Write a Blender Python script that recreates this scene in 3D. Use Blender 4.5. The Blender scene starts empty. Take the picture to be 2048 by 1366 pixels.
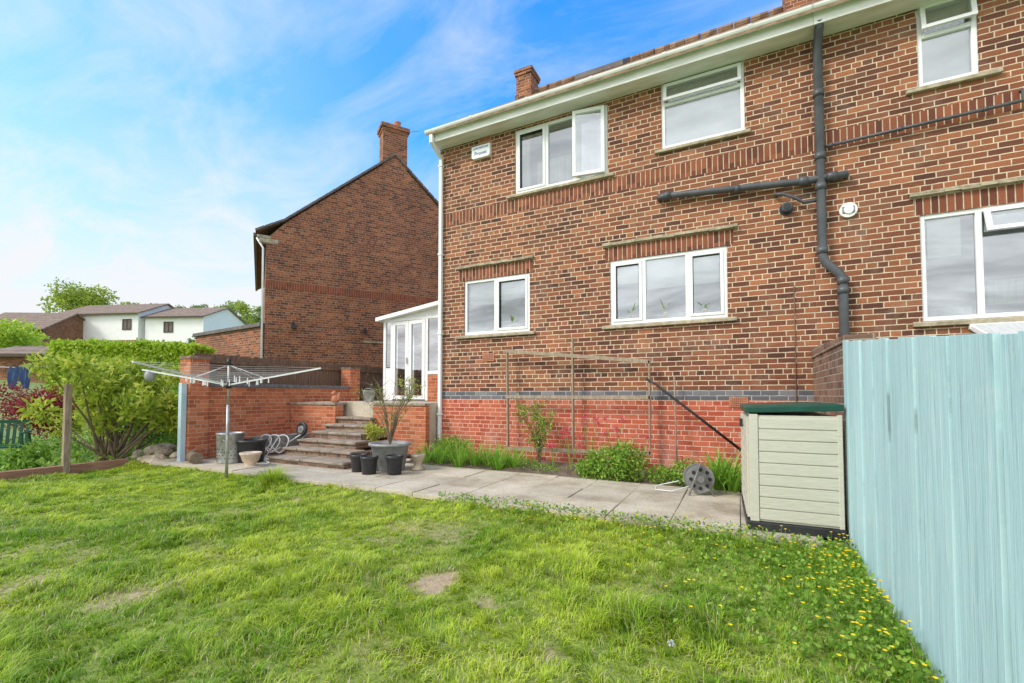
import bpy, math, random, bmesh
import numpy as np
from mathutils import Vector, Matrix
random.seed(7); rng=np.random.default_rng(7)
sc=bpy.context.scene
COL=sc.collection
WM={}
R=math.radians
# ------------------------------------------------------------------ helpers
def thing(name,label,cat,loc=(0,0,0),rz=0,group=None):
    e=bpy.data.objects.new(name,None); e.empty_display_size=.2
    e.location=loc; e.rotation_euler=(0,0,rz); COL.objects.link(e)
    e["label"]=label; e["category"]=cat
    if group: e["group"]=group
    WM[e]=Matrix.Translation(loc)@Matrix.Rotation(rz,4,'Z')
    return e
def finish(o,parent,label,cat,group,kind,loc):
    COL.objects.link(o)
    if parent: o.parent=parent; WM[o]=WM[parent]
    else: o.location=loc; WM[o]=Matrix.Translation(loc)
    if label: o["label"]=label
    if cat: o["category"]=cat
    if group: o["group"]=group
    if kind: o["kind"]=kind
    return o
class MB:
    def __init__(s): s.v=[];s.f=[];s.m=[];s.sm=[]
    def add(s,vs,fs,mi=0,sm=False):
        b=len(s.v); s.v+= [tuple(p) for p in vs]
        for f in fs: s.f.append(tuple(i+b for i in f)); s.m.append(mi); s.sm.append(sm)
        return s
    def box(s,x0,y0,z0,x1,y1,z1,mi=0):
        if x0>x1:x0,x1=x1,x0
        if y0>y1:y0,y1=y1,y0
        if z0>z1:z0,z1=z1,z0
        return s.add([(x0,y0,z0),(x1,y0,z0),(x1,y1,z0),(x0,y1,z0),(x0,y0,z1),(x1,y0,z1),(x1,y1,z1),(x0,y1,z1)],
          [(3,2,1,0),(4,5,6,7),(0,1,5,4),(1,2,6,5),(2,3,7,6),(3,0,4,7)],mi)
    def beam(s,p0,p1,w,h,mi=0,up=(0,0,1)):
        p0=Vector(p0);p1=Vector(p1);d=(p1-p0).normalized();u=Vector(up)
        if abs(d.dot(u))>.98:u=Vector((0,1,0))
        a=d.cross(u).normalized();b=a.cross(d).normalized();a*=w/2;b*=h/2
        return s.add([p0-a-b,p0+a-b,p0+a+b,p0-a+b,p1-a-b,p1+a-b,p1+a+b,p1-a+b],
          [(3,2,1,0),(4,5,6,7),(0,1,5,4),(1,2,6,5),(2,3,7,6),(3,0,4,7)],mi)
    def quad(s,a,b,c,d,mi=0): return s.add([a,b,c,d],[(0,1,2,3)],mi)
    def tube(s,pts,r,n=8,mi=0,cap=True):
        pts=[Vector(p) for p in pts]; k=len(pts)
        rs=r if isinstance(r,(list,tuple)) else [r]*k
        vs=[];prev=None
        for i,p in enumerate(pts):
            d=(pts[min(i+1,k-1)]-pts[max(i-1,0)]).normalized()
            if prev is None:
                u=Vector((0,0,1)) if abs(d.z)<.9 else Vector((0,1,0))
                a=d.cross(u).normalized()
            else:
                a=(prev-d*prev.dot(d)).normalized()
            prev=a;b=d.cross(a)
            for j in range(n):
                t=2*math.pi*j/n; vs.append(p+(a*math.cos(t)+b*math.sin(t))*rs[i])
        fs=[]
        for i in range(k-1):
            for j in range(n):
                fs.append((i*n+j,i*n+(j+1)%n,(i+1)*n+(j+1)%n,(i+1)*n+j))
        s.add(vs,fs,mi,True)
        if cap:
            b=len(s.v)-len(vs)
            s.f.append(tuple(b+j for j in range(n)));s.m.append(mi);s.sm.append(False)
            s.f.append(tuple(b+(k-1)*n+n-1-j for j in range(n)));s.m.append(mi);s.sm.append(False)
        return s
    def lathe(s,prof,c,n=24,mi=0,sq=1.0):
        vs=[];k=len(prof)
        for r,z in prof:
            for j in range(n):
                t=2*math.pi*j/n; vs.append((c[0]+r*math.cos(t),c[1]+r*math.sin(t)*sq,c[2]+z))
        fs=[(i*n+j,i*n+(j+1)%n,(i+1)*n+(j+1)%n,(i+1)*n+j) for i in range(k-1) for j in range(n)]
        s.add(vs,fs,mi,True)
        b=len(s.v)-len(vs)
        if prof[0][0]>.001: s.f.append(tuple(b+n-1-j for j in range(n)));s.m.append(mi);s.sm.append(False)
        if prof[-1][0]>.001: s.f.append(tuple(b+(k-1)*n+j for j in range(n)));s.m.append(mi);s.sm.append(False)
        return s
    def prism(s,prof,a,b,axis='x',mi=0):
        n=len(prof)
        if axis=='x': vs=[(a,p[0],p[1]) for p in prof]+[(b,p[0],p[1]) for p in prof]
        elif axis=='y': vs=[(p[0],a,p[1]) for p in prof]+[(p[0],b,p[1]) for p in prof]
        else: vs=[(p[0],p[1],a) for p in prof]+[(p[0],p[1],b) for p in prof]
        fs=[tuple(range(n)),tuple(range(2*n-1,n-1,-1))]+[(i,(i+1)%n,n+(i+1)%n,n+i) for i in range(n)]
        return s.add(vs,fs,mi)
    def obj(s,name,mats,parent=None,label=None,cat=None,group=None,kind=None,loc=(0,0,0),local=False,bevel=0,wn=False,fix=True):
        me=bpy.data.meshes.new(name)
        T=WM[parent] if parent else Matrix.Translation(loc)
        vs=s.v if local else [tuple(T.inverted()@Vector(p)) for p in s.v]
        me.from_pydata(vs,[],s.f)
        for m in (mats if isinstance(mats,list) else [mats]): me.materials.append(m)
        me.polygons.foreach_set('material_index',s.m); me.polygons.foreach_set('use_smooth',s.sm)
        me.update()
        if fix:
            bm=bmesh.new();bm.from_mesh(me);bmesh.ops.recalc_face_normals(bm,faces=bm.faces);bm.to_mesh(me);bm.free()
        o=bpy.data.objects.new(name,me)
        if bevel:
            b=o.modifiers.new('bevel','BEVEL');b.width=bevel;b.segments=2;b.limit_method='ANGLE';b.angle_limit=R(50)
        return finish(o,parent,label,cat,group,kind,loc)
def np_mesh(name,V,loops,starts,mats,parent=None,label=None,cat=None,group=None,kind=None,loc=(0,0,0),col=None,smooth=False,mi=None):
    me=bpy.data.meshes.new(name)
    V=np.asarray(V,dtype=np.float32)
    if parent: V=V-np.array(WM[parent].translation,dtype=np.float32)
    else: V=V-np.array(loc,dtype=np.float32)
    me.vertices.add(len(V));me.vertices.foreach_set('co',V.ravel())
    me.loops.add(len(loops));me.loops.foreach_set('vertex_index',np.asarray(loops,dtype=np.int32))
    me.polygons.add(len(starts));me.polygons.foreach_set('loop_start',np.asarray(starts,dtype=np.int32))
    for m in (mats if isinstance(mats,list) else [mats]): me.materials.append(m)
    if mi is not None: me.polygons.foreach_set('material_index',np.asarray(mi,dtype=np.int32))
    if smooth: me.polygons.foreach_set('use_smooth',np.ones(len(starts),dtype=bool))
    me.update(calc_edges=True)
    if col is not None:
        a=me.color_attributes.new('Col','FLOAT_COLOR','POINT')
        c=np.ones((len(V),4),dtype=np.float32);c[:,:3]=col;a.data.foreach_set('color',c.ravel())
    o=bpy.data.objects.new(name,me)
    return finish(o,parent,label,cat,group,kind,loc)
def vnoise(x,y,s=0):
    x=np.asarray(x,float);y=np.asarray(y,float)
    xi=np.floor(x).astype(np.int64);yi=np.floor(y).astype(np.int64);fx=x-xi;fy=y-yi
    fx=fx*fx*(3-2*fx);fy=fy*fy*(3-2*fy)
    def h(a,b):
        n=(a*374761393+b*668265263+s*982451653)&0x7fffffff
        n=((n^(n>>13))*1274126177)&0x7fffffff
        return ((n^(n>>16))&0xffff)/65535.
    return (h(xi,yi)*(1-fx)+h(xi+1,yi)*fx)*(1-fy)+(h(xi,yi+1)*(1-fx)+h(xi+1,yi+1)*fx)*fy
# ------------------------------------------------------------------ materials
class NT:
    def __init__(s,name):
        s.mat=bpy.data.materials.new(name);s.mat.use_nodes=True;s.nt=s.mat.node_tree
        s.b=s.nt.nodes['Principled BSDF'];s.out=s.nt.nodes['Material Output']
    def n(s,t,**k):
        x=s.nt.nodes.new(t)
        for a,b in k.items(): setattr(x,a,b)
        return x
    def l(s,a,b): s.nt.links.new(a,b)
    def m(s,op,*a):
        x=s.n('ShaderNodeMath',operation=op)
        for i,v in enumerate(a):
            if isinstance(v,(int,float)): x.inputs[i].default_value=v
            else: s.l(v,x.inputs[i])
        return x.outputs[0]
    def comb(s,*a):
        x=s.n('ShaderNodeCombineXYZ')
        for i,v in enumerate(a):
            if isinstance(v,(int,float)): x.inputs[i].default_value=v
            else: s.l(v,x.inputs[i])
        return x.outputs[0]
    def noise(s,vec,scale,detail=4,rough=.6,dist=0):
        x=s.n('ShaderNodeTexNoise');x.inputs['Scale'].default_value=scale;x.inputs['Detail'].default_value=detail
        x.inputs['Roughness'].default_value=rough;x.inputs['Distortion'].default_value=dist
        if vec is not None:s.l(vec,x.inputs['Vector'])
        return x.outputs['Fac']
    def ramp(s,fac,stops,interp='LINEAR'):
        x=s.n('ShaderNodeValToRGB');x.color_ramp.interpolation=interp
        e=x.color_ramp.elements
        while len(e)<len(stops): e.new(.5)
        for i,(p,c) in enumerate(stops):
            e[i].position=p;e[i].color=(*c,1) if len(c)==3 else c
        s.l(fac,x.inputs[0]);return x.outputs[0]
    def mix(s,f,a,b,mode='MIX'):
        x=s.n('ShaderNodeMix',data_type='RGBA',blend_type=mode)
        for i,v in ((0,f),(6,a),(7,b)):
            if isinstance(v,(int,float)): x.inputs[i].default_value=v
            elif isinstance(v,tuple): x.inputs[i].default_value=(*v,1)
            else: s.l(v,x.inputs[i])
        return x.outputs[2]
    def maprange(s,v,a,b,c=0.,d=1.):
        x=s.n('ShaderNodeMapRange');x.inputs[1].default_value=a;x.inputs[2].default_value=b;x.inputs[3].default_value=c;x.inputs[4].default_value=d
        s.l(v,x.inputs[0]);return x.outputs[0]
    def bump(s,h,st,dist=.01):
        x=s.n('ShaderNodeBump');x.inputs['Strength'].default_value=st;x.inputs['Distance'].default_value=dist
        s.l(h,x.inputs['Height']);s.l(x.outputs[0],s.b.inputs['Normal'])
    def co(s): return s.n('ShaderNodeTexCoord').outputs['Object']
    def sep(s,v):
        x=s.n('ShaderNodeSeparateXYZ');s.l(v,x.inputs[0]);return x.outputs
def simple(name,c,rough=.6,c2=None,sc_=6,bump=.15,bs=40,metal=0,spec=.4,bd=.005,stretch=None,contrast=(.35,.65)):
    t=NT(name);v=t.co()
    if stretch:
        mp=t.n('ShaderNodeMapping');mp.inputs['Scale'].default_value=stretch;t.l(v,mp.inputs[0]);v=mp.outputs[0]
    f=t.noise(v,sc_,5)
    c2=c2 or tuple(x*.72 for x in c)
    t.l(t.ramp(f,[(contrast[0],c2),(contrast[1],c)]),t.b.inputs['Base Color'])
    t.b.inputs['Roughness'].default_value=rough;t.b.inputs['Metallic'].default_value=metal
    t.b.inputs['Specular IOR Level'].default_value=spec
    if bump>.1: t.bump(t.noise(v,bs,3),bump,bd)
    return t.mat
def brick(name,stops,mortar,w=.228,h=.0765,soldier=False,mort=.0065,rough=.85,mortar2=None,weather=.5,bloom=0,bloomc=(.55,.46,.36)):
    t=NT(name);v=t.co()
    wob=t.noise(v,9,1)
    X,Y,Z=t.sep(v)
    u=t.m('ADD',t.m('ADD',X,Y),100.)
    z=t.m('ADD',Z,t.m('MULTIPLY',t.m('SUBTRACT',wob,.5),.010))
    if soldier:
        uu=t.m('DIVIDE',u,.0765);zz=t.m('DIVIDE',t.m('ADD',z,20.),.235)
        col=t.m('FLOOR',uu);row=t.m('FLOOR',zz);fu=t.m('FRACT',uu);W=.0765;H=.235
        fz=t.m('ADD',t.m('MULTIPLY',zz,0),.5)
    else:
        zz=t.m('DIVIDE',t.m('ADD',z,20.),h);row=t.m('FLOOR',zz);fz=t.m('FRACT',zz)
        par=t.m('MODULO',row,2.)
        wn0=t.n('ShaderNodeTexWhiteNoise',noise_dimensions='1D');t.l(row,wn0.inputs['W'])
        off=t.m('ADD',t.m('MULTIPLY',par,.5),t.m('MULTIPLY',wn0.outputs[0],.12))
        hd=t.m('GREATER_THAN',t.m('MODULO',row,6.),4.5)
        wv=t.m('SUBTRACT',w,t.m('MULTIPLY',hd,w*.5))
        uu=t.m('ADD',t.m('DIVIDE',u,wv),off);col=t.m('FLOOR',uu);fu=t.m('FRACT',uu);W=wv;H=h
    du=t.m('MULTIPLY',t.m('MINIMUM',fu,t.m('SUBTRACT',1.,fu)),W)
    dz=t.m('MULTIPLY',t.m('MINIMUM',fz,t.m('SUBTRACT',1.,fz)),H)
    fine=t.noise(v,75,3,.7)
    d=t.m('ADD',t.m('MINIMUM',du,dz),t.m('MULTIPLY',t.m('SUBTRACT',fine,.5),.008))
    mask=t.maprange(d,mort-.0025,mort+.0025)
    wn=t.n('ShaderNodeTexWhiteNoise',noise_dimensions='3D');t.l(t.comb(col,row,3.3),wn.inputs['Vector'])
    bc=t.ramp(wn.outputs[0],stops)
    bc=t.mix(.75,bc,t.ramp(fine,[(.25,(.5,.46,.46)),(.75,(1.42,1.38,1.32))]),'MULTIPLY')
    big=t.noise(v,.9,7,.72)
    mo=t.mix(t.maprange(wob,.35,.65),mortar,mortar2 or tuple(x*.74 for x in mortar))
    c=t.mix(mask,mo,bc)
    c=t.mix(weather,c,t.ramp(big,[(.3,(.66,.66,.69)),(.7,(1.3,1.27,1.22))]),'MULTIPLY')
    if bloom: c=t.mix(t.maprange(t.noise(v,1.4,6,.75,.4),.53,.74,0.,bloom),c,bloomc)
    t.l(c,t.b.inputs['Base Color']);t.b.inputs['Roughness'].default_value=rough;t.b.inputs['Specular IOR Level'].default_value=.25
    t.bump(t.m('ADD',mask,t.m('MULTIPLY',fine,.7)),.7,.008)
    return t.mat
def leafmat(name,cols,trans=.35,rough=.5,spec=.3):
    t=NT(name);g=t.n('ShaderNodeNewGeometry')
    n=len(cols);st=[(i/(n-1),c) for i,c in enumerate(cols)]
    c=t.ramp(g.outputs['Random Per Island'],st)
    t.l(c,t.b.inputs['Base Color']);t.b.inputs['Roughness'].default_value=rough;t.b.inputs['Specular IOR Level'].default_value=spec
    tr=t.n('ShaderNodeBsdfTranslucent');t.l(c,tr.inputs[0])
    mx=t.n('ShaderNodeMixShader');mx.inputs[0].default_value=trans
    t.l(t.b.outputs[0],mx.inputs[1]);t.l(tr.outputs[0],mx.inputs[2]);t.l(mx.outputs[0],t.out.inputs[0])
    return t.mat
HB=[(0,(.100,.044,.032)),(.16,(.16,.062,.039)),(.42,(.235,.088,.048)),(.72,(.305,.117,.060)),(.9,(.40,.162,.082)),(1,(.17,.08,.055))]
m_brick=brick('weathered_brick',HB,(.78,.63,.45),mort=.0062,bloom=.2)
m_sold=brick('soldier_brick',[(0,(.12,.048,.034)),(.5,(.23,.078,.044)),(1,(.32,.112,.06))],(.70,.55,.39),soldier=True,mort=.006)
m_blue=brick('blue_engineering_brick',[(0,(.09,.10,.12)),(.5,(.15,.16,.185)),(1,(.25,.25,.27))],(.50,.46,.42))
m_plinth=brick('painted_red_plinth',[(0,(.42,.085,.048)),(.5,(.53,.13,.072)),(1,(.60,.18,.105))],(.66,.40,.29),mortar2=(.74,.57,.46),weather=.6,mort=.006,bloom=.5,bloomc=(.70,.44,.36))
m_brick2=brick('brown_gable_brick',[(0,(.12,.056,.040)),(.3,(.23,.084,.048)),(.65,(.31,.113,.057)),(.9,(.41,.16,.075)),(1,(.17,.08,.058))],(.52,.38,.27),mort=.0058,weather=.8)
m_sold2=brick('gable_soldier_brick',[(0,(.20,.065,.042)),(1,(.34,.10,.052))],(.42,.28,.2),soldier=True,mort=.006)
m_gbrick=brick('garden_wall_brick',[(0,(.38,.105,.05)),(.5,(.52,.16,.072)),(1,(.62,.225,.11))],(.60,.43,.31),mort=.0055)
m_pier=brick('old_pier_brick',[(0,(.15,.095,.075)),(.5,(.24,.14,.10)),(1,(.33,.21,.15))],(.42,.36,.28),bloom=.5,bloomc=(.42,.36,.28))
t=NT('clay_roof_tile');v=t.co();X,Y,Z=t.sep(v)
row=t.m('FRACT',t.m('MULTIPLY',Z,5.2));col=t.m('FRACT',t.m('MULTIPLY',X,4.))
h=t.m('ADD',t.m('MULTIPLY',row,-1.),t.m('ABSOLUTE',t.m('SUBTRACT',col,.5)))
t.l(t.mix(.8,t.ramp(t.noise(v,5,6),[(.3,(.22,.135,.09)),(.7,(.42,.27,.18))]),t.ramp(t.m('MULTIPLY',t.m('MINIMUM',t.m('MULTIPLY',row,5.),1.),t.m('ADD',.45,col)),[(0,(.25,.25,.25)),(.9,(1,1,1))]),'MULTIPLY'),t.b.inputs['Base Color'])
t.b.inputs['Roughness'].default_value=.95;t.b.inputs['Specular IOR Level'].default_value=.1;t.bump(h,.7,.03);m_tile=t.mat
m_upvc=simple('white_upvc',(.90,.90,.90),.3,(.82,.83,.83),3,.02)
m_white=simple('white_painted_board',(.90,.90,.88),.45,(.72,.72,.66),3,.05,stretch=(.6,3,3))
m_stone=simple('weathered_sill_concrete',(.52,.45,.32),.9,(.28,.24,.165),9,.5,50,bd=.01)
m_grey=simple('grey_plastic_pipe',(.105,.11,.122),.4,(.07,.073,.082),5,.05)
m_black=simple('black_plastic',(.025,.025,.027),.45,(.04,.04,.042),8,.1)
m_gasket=simple('black_gasket',(.05,.05,.052),.6,bump=0)
m_wood_old=simple('grey_weathered_timber',(.42,.32,.22),.85,(.24,.18,.13),7,.4,30,stretch=(4,4,.7))
m_trellis=simple('brown_grey_timber',(.43,.34,.245),.85,(.26,.20,.145),7,.4,30,stretch=(4,4,.7))
m_wood_brown=simple('brown_fence_timber',(.25,.155,.10),.85,(.12,.07,.048),6,.4,30,stretch=(6,6,.5))
m_sleeper=simple('reddish_timber',(.42,.22,.14),.85,(.26,.13,.085),6,.4,30,stretch=(4,.7,4))
m_galv=simple('galvanised_steel',(.55,.56,.56),.42,(.30,.29,.27),9,.05,metal=.5)
m_alu=simple('aluminium_tube',(.84,.85,.86),.4,(.72,.72,.72),9,.03,metal=.1)
m_potgrey=simple('grey_plastic_pot',(.36,.36,.355),.5,(.25,.25,.245),7,.08)
m_cream=simple('cream_terracotta',(.76,.60,.47),.7,(.58,.44,.33),10,.1)
m_terra=simple('terracotta',(.58,.24,.13),.75,(.42,.16,.09),9,.1)
m_soil=simple('dark_soil',(.20,.15,.105),.95,(.10,.072,.05),8,.8,25,bd=.03)
m_joint=simple('joint_dirt',(.17,.15,.10),.95,(.10,.11,.05),12,.3)
t=NT('beige_resin_panel');v=t.co();mp=t.n('ShaderNodeMapping');mp.inputs['Scale'].default_value=(2.2,2.2,22);t.l(v,mp.inputs[0])
g=t.noise(mp.outputs[0],4,5,.6,1.2)
t.l(t.ramp(g,[(.3,(.55,.52,.42)),(.7,(.65,.62,.52))]),t.b.inputs['Base Color']);t.b.inputs['Roughness'].default_value=.5;t.bump(g,.6,.006);m_shed=t.mat
m_lid=simple('dark_green_resin',(.012,.085,.056),.42,(.009,.06,.04),8,.15)
m_hosereel=simple('grey_reel_plastic',(.30,.305,.30),.5,(.2,.2,.195),9,.05)
m_hose=simple('pale_hose',(.76,.76,.73),.45)
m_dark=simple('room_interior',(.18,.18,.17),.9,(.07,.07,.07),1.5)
m_blind=simple('pale_blind',(.86,.87,.86),.8,(.78,.79,.78),2,.02)
m_curtain=simple('grey_curtain',(.60,.61,.60),.85,(.45,.46,.46),5,.2,12,stretch=(8,1,.3))
t=NT('window_glass')
gl=t.n('ShaderNodeBsdfGlossy');gl.inputs['Roughness'].default_value=.02;gl.inputs['Color'].default_value=(.92,.95,.96,1)
tr=t.n('ShaderNodeBsdfTransparent');tr.inputs[0].default_value=(.90,.92,.92,1)
fr=t.n('ShaderNodeFresnel');fr.inputs[0].default_value=1.6
mx=t.n('ShaderNodeMixShader');t.l(t.m('ADD',t.m('MULTIPLY',fr.outputs[0],.7),.34),mx.inputs[0]);t.l(tr.outputs[0],mx.inputs[1]);t.l(gl.outputs[0],mx.inputs[2]);t.l(mx.outputs[0],t.out.inputs[0]);m_glass=t.mat
t=NT('concrete_slab');v=t.co()
a=t.noise(v,1.6,6,.65);b_=t.noise(v,35,4,.7)
c=t.ramp(a,[(.3,(.35,.295,.21)),(.48,(.53,.46,.355)),(.72,(.66,.59,.48))])
g=t.n('ShaderNodeNewGeometry');c=t.mix(.35,c,t.ramp(g.outputs['Random Per Island'],[(0,(.70,.69,.66)),(1,(1.15,1.12,1.08))]),'MULTIPLY')
c=t.mix(.6,c,t.ramp(b_,[(.3,(.6,.6,.57)),(.7,(1.2,1.2,1.2))]),'MULTIPLY')
c=t.mix(t.maprange(t.noise(v,.9,6,.78,.5),.52,.66,0.,.6),c,(.23,.195,.13))
t.l(c,t.b.inputs['Base Color']);t.b.inputs['Roughness'].default_value=.9;t.bump(b_,.4,.008);m_concrete=t.mat
t=NT('pale_blue_painted_fence');v=t.co();gi=t.n('ShaderNodeNewGeometry')
isl=t.m('MULTIPLY',gi.outputs['Random Per Island'],37.);X,Y,Z=t.sep(v);v2=t.comb(isl,Y,t.m('ADD',Z,isl))
mp=t.n('ShaderNodeMapping');mp.inputs['Scale'].default_value=(1,20,.9);t.l(v2,mp.inputs[0])
g=t.noise(mp.outputs[0],1.5,8,.74,.5);mp2=t.n('ShaderNodeMapping');mp2.inputs['Scale'].default_value=(1,80,1.3);t.l(v2,mp2.inputs[0]);g2=t.noise(mp2.outputs[0],1.2,4,.6)
c=t.ramp(g,[(.30,(.30,.46,.48)),(.43,(.44,.635,.665)),(.58,(.50,.70,.725)),(.75,(.66,.80,.81))])
c=t.mix(.55,c,t.ramp(gi.outputs['Random Per Island'],[(0,(.80,.83,.84)),(1,(1.12,1.10,1.09))]),'MULTIPLY')
c=t.mix(t.ramp(g2,[(.63,(0,0,0)),(.70,(.75,.75,.75))]),c,(.19,.27,.28))
c=t.mix(t.maprange(t.noise(v,3.2,7,.8),.56,.72,0.,.45),c,(.70,.77,.76))
t.l(c,t.b.inputs['Base Color']);t.b.inputs['Roughness'].default_value=.8;t.bump(t.m('ADD',g,t.m('MULTIPLY',g2,-.8)),.7,.008);m_bluefence=t.mat
m_gap=simple('gap_shade_blue',(.05,.07,.08),.9,bump=0)  # dark colour standing in for shade between the fence boards
m_bluepost=simple('pale_blue_paint',(.55,.70,.78),.6,(.46,.6,.68))
t=NT('lawn_ground');v=t.co();at=t.n('ShaderNodeAttribute',attribute_name='Col')
t.l(t.mix(.6,at.outputs['Color'],t.ramp(t.noise(v,22,5,.7),[(.3,(.5,.5,.5)),(.7,(1.4,1.4,1.4))]),'MULTIPLY'),t.b.inputs['Base Color']);t.b.inputs['Roughness'].default_value=.95;t.bump(t.noise(v,30,3),.6,.02);m_lawn=t.mat
t=NT('grass_blades');at=t.n('ShaderNodeAttribute',attribute_name='Col')
t.l(at.outputs['Color'],t.b.inputs['Base Color']);t.b.inputs['Roughness'].default_value=.45;t.b.inputs['Specular IOR Level'].default_value=.3
tr=t.n('ShaderNodeBsdfTranslucent');t.l(at.outputs['Color'],tr.inputs[0]);mx=t.n('ShaderNodeMixShader');mx.inputs[0].default_value=.4
t.l(t.b.outputs[0],mx.inputs[1]);t.l(tr.outputs[0],mx.inputs[2]);t.l(mx.outputs[0],t.out.inputs[0]);m_grass=t.mat
m_leafA=leafmat('rhododendron_leaf',[(.30,.42,.035),(.56,.66,.07),(.18,.29,.03),(.68,.70,.12),(.42,.54,.05)])
m_leafH=leafmat('bright_hedge_leaf',[(.30,.47,.035),(.48,.64,.06),(.62,.74,.09)])
m_leafD=leafmat('dark_green_leaf',[(.08,.16,.03),(.14,.27,.045),(.25,.40,.07)])
m_leafM=leafmat('mid_green_leaf',[(.12,.26,.03),(.24,.43,.05),(.40,.56,.09)])
m_leafR=leafmat('red_maple_leaf',[(.28,.03,.04),(.46,.06,.07),(.18,.025,.035)])
m_leafY=leafmat('yellow_green_leaf',[(.55,.56,.08),(.42,.50,.07),(.68,.62,.14)])
m_tree=leafmat('distant_leaf',[(.12,.19,.05),(.20,.29,.07),(.32,.42,.11)])
m_treeY=leafmat('distant_golden_leaf',[(.20,.31,.04),(.38,.48,.06),(.52,.58,.09)])
m_strap=leafmat('strap_leaf',[(.13,.32,.03),(.26,.50,.05),(.40,.62,.10)])
m_pink=leafmat('pink_petal',[(.72,.06,.12),(.85,.16,.24)])
m_yel=leafmat('yellow_petal',[(.90,.60,.01),(.98,.74,.03)],trans=.2)
m_stem=simple('brown_stem',(.26,.19,.125),.85,(.16,.11,.08),20,.3)
m_rock=simple('rockery_stone',(.60,.50,.37),.9,(.35,.28,.20),6,.7,20,bd=.02)
m_tread=simple('step_tread_stone',(.40,.33,.26),.9,(.22,.17,.125),5,.5,30,bd=.01)
m_render=simple('white_render',(.93,.92,.90),.8,(.88,.87,.85),2,.05)
m_lead=simple('dark_grey_slate',(.20,.175,.165),.8,(.12,.105,.10),4,.3)
m_coping=simple('blue_brick_coping',(.20,.20,.22),.7,(.12,.12,.135),9,.2)
m_chair=simple('green_garden_plastic',(.01,.10,.045),.4)
m_navy=simple('navy_cloth',(.06,.11,.24),.85,(.04,.07,.16),8,.4,15)
m_brown=simple('brown_joinery',(.10,.06,.04),.6)
m_hill=simple('hillside_grass',(.26,.36,.10),.95,(.16,.22,.07),.15,.2,2)
# ------------------------------------------------------------------ foliage
def leaf_mesh(name,P,L,W,mat,up=.2,**k):
    n=len(P);d=rng.normal(size=(n,3));d[:,2]+=up;d/=np.linalg.norm(d,axis=1)[:,None]
    r=rng.normal(size=(n,3));s=np.cross(d,r);s/=np.linalg.norm(s,axis=1)[:,None];nn=np.cross(s,d)
    Ls=(L*rng.uniform(.6,1.25,n))[:,None];Ws=(W*rng.uniform(.7,1.2,n))[:,None]
    V=np.empty((n,4,3));V[:,0]=P;V[:,1]=P+d*Ls*.45+s*Ws/2+nn*Ws*.18;V[:,2]=P+d*Ls;V[:,3]=P+d*Ls*.45-s*Ws/2+nn*Ws*.18
    return np_mesh(name,V.reshape(-1,3),np.arange(4*n),np.arange(n)*4,mat,**k)
def blob_pts(blobs,n,shell=.55):
    w=np.array([r[0]*r[1]*r[2] if hasattr(r,'__len__') else r**3 for c,r in blobs])**.72;w/=w.sum()
    out=[]
    for (c,r),k in zip(blobs,(w*n).astype(int)):
        d=rng.normal(size=(k,3));d/=np.linalg.norm(d,axis=1)[:,None]
        rad=rng.uniform(shell**3,1,k)**(1/3)*(1+.12*rng.normal(size=k))
        out.append(np.array(c)+d*rad[:,None]*np.array(r if hasattr(r,'__len__') else (r,r,r)))
    return np.concatenate(out)
def rand_blobs(c,ext,n,r0,r1):
    return [((c[0]+random.uniform(-1,1)*ext[0],c[1]+random.uniform(-1,1)*ext[1],c[2]+random.uniform(-1,1)*ext[2]),random.uniform(r0,r1)) for _ in range(n)]
def tree(label,loc,h,spread,mat,n=5000,leaf=.3,nb=14,name='tree',cat='tree',trunk=.18,group=None):
    e=thing(name,label,cat,loc,group=group)
    x,y,z=loc;mb=MB();top=z+h*.55
    mb.tube([(x,y,z-.3),(x+.05*h*.3,y,z+h*.3),(x,y,top)],[trunk,trunk*.7,trunk*.35],7)
    bl=[]
    for i in range(nb):
        a=random.uniform(0,6.28);rr=spread*random.uniform(.1,.75);zz=z+h*random.uniform(.35,.88)
        rr*=1.15-abs((zz-z)/h-.55)
        c=(x+rr*math.cos(a),y+rr*math.sin(a),zz);r=spread*random.uniform(.28,.45)
        bl.append((c,(r,r,r*.8)))
        if i%2==0: mb.tube([(x,y,z+h*.3),((x+c[0])/2,(y+c[1])/2,(z+h*.3+zz)/2+.1),c],[trunk*.4,trunk*.25,trunk*.08],5)
    mb.obj('trunk',m_stem,e)
    leaf_mesh('crown',blob_pts(bl,n,.4),leaf,leaf*.55,mat,parent=e)
    return e
def straps(name,cs,n,L,W,mat,spread=.12,**k):
    V=[];loops=[];st=[];S=5
    for c in cs:
        for i in range(n):
            a=random.uniform(0,6.28);l=L*random.uniform(.6,1.15);b=random.uniform(.25,1.1);w=W*random.uniform(.7,1.2)
            p=np.array(c)+np.array([math.cos(a),math.sin(a),0])*random.uniform(0,spread)
            d=np.array([math.cos(a),math.sin(a),0]);s=np.array([-math.sin(a),math.cos(a),0]);base=len(V)
            for q in range(S):
                u=q/(S-1);ang=R(82)-b*u*1.7
                if q: p=p+(d*math.cos(ang)+np.array([0,0,1])*math.sin(ang))*l/(S-1)
                ww=w*(1-u**2.2)+.001
                V.append(p-s*ww/2);V.append(p+s*ww/2)
            for q in range(S-1):
                st.append(len(loops));loops+=[base+2*q,base+2*q+1,base+2*q+3,base+2*q+2]
    return np_mesh(name,np.array(V),loops,st,mat,**k)
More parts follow.
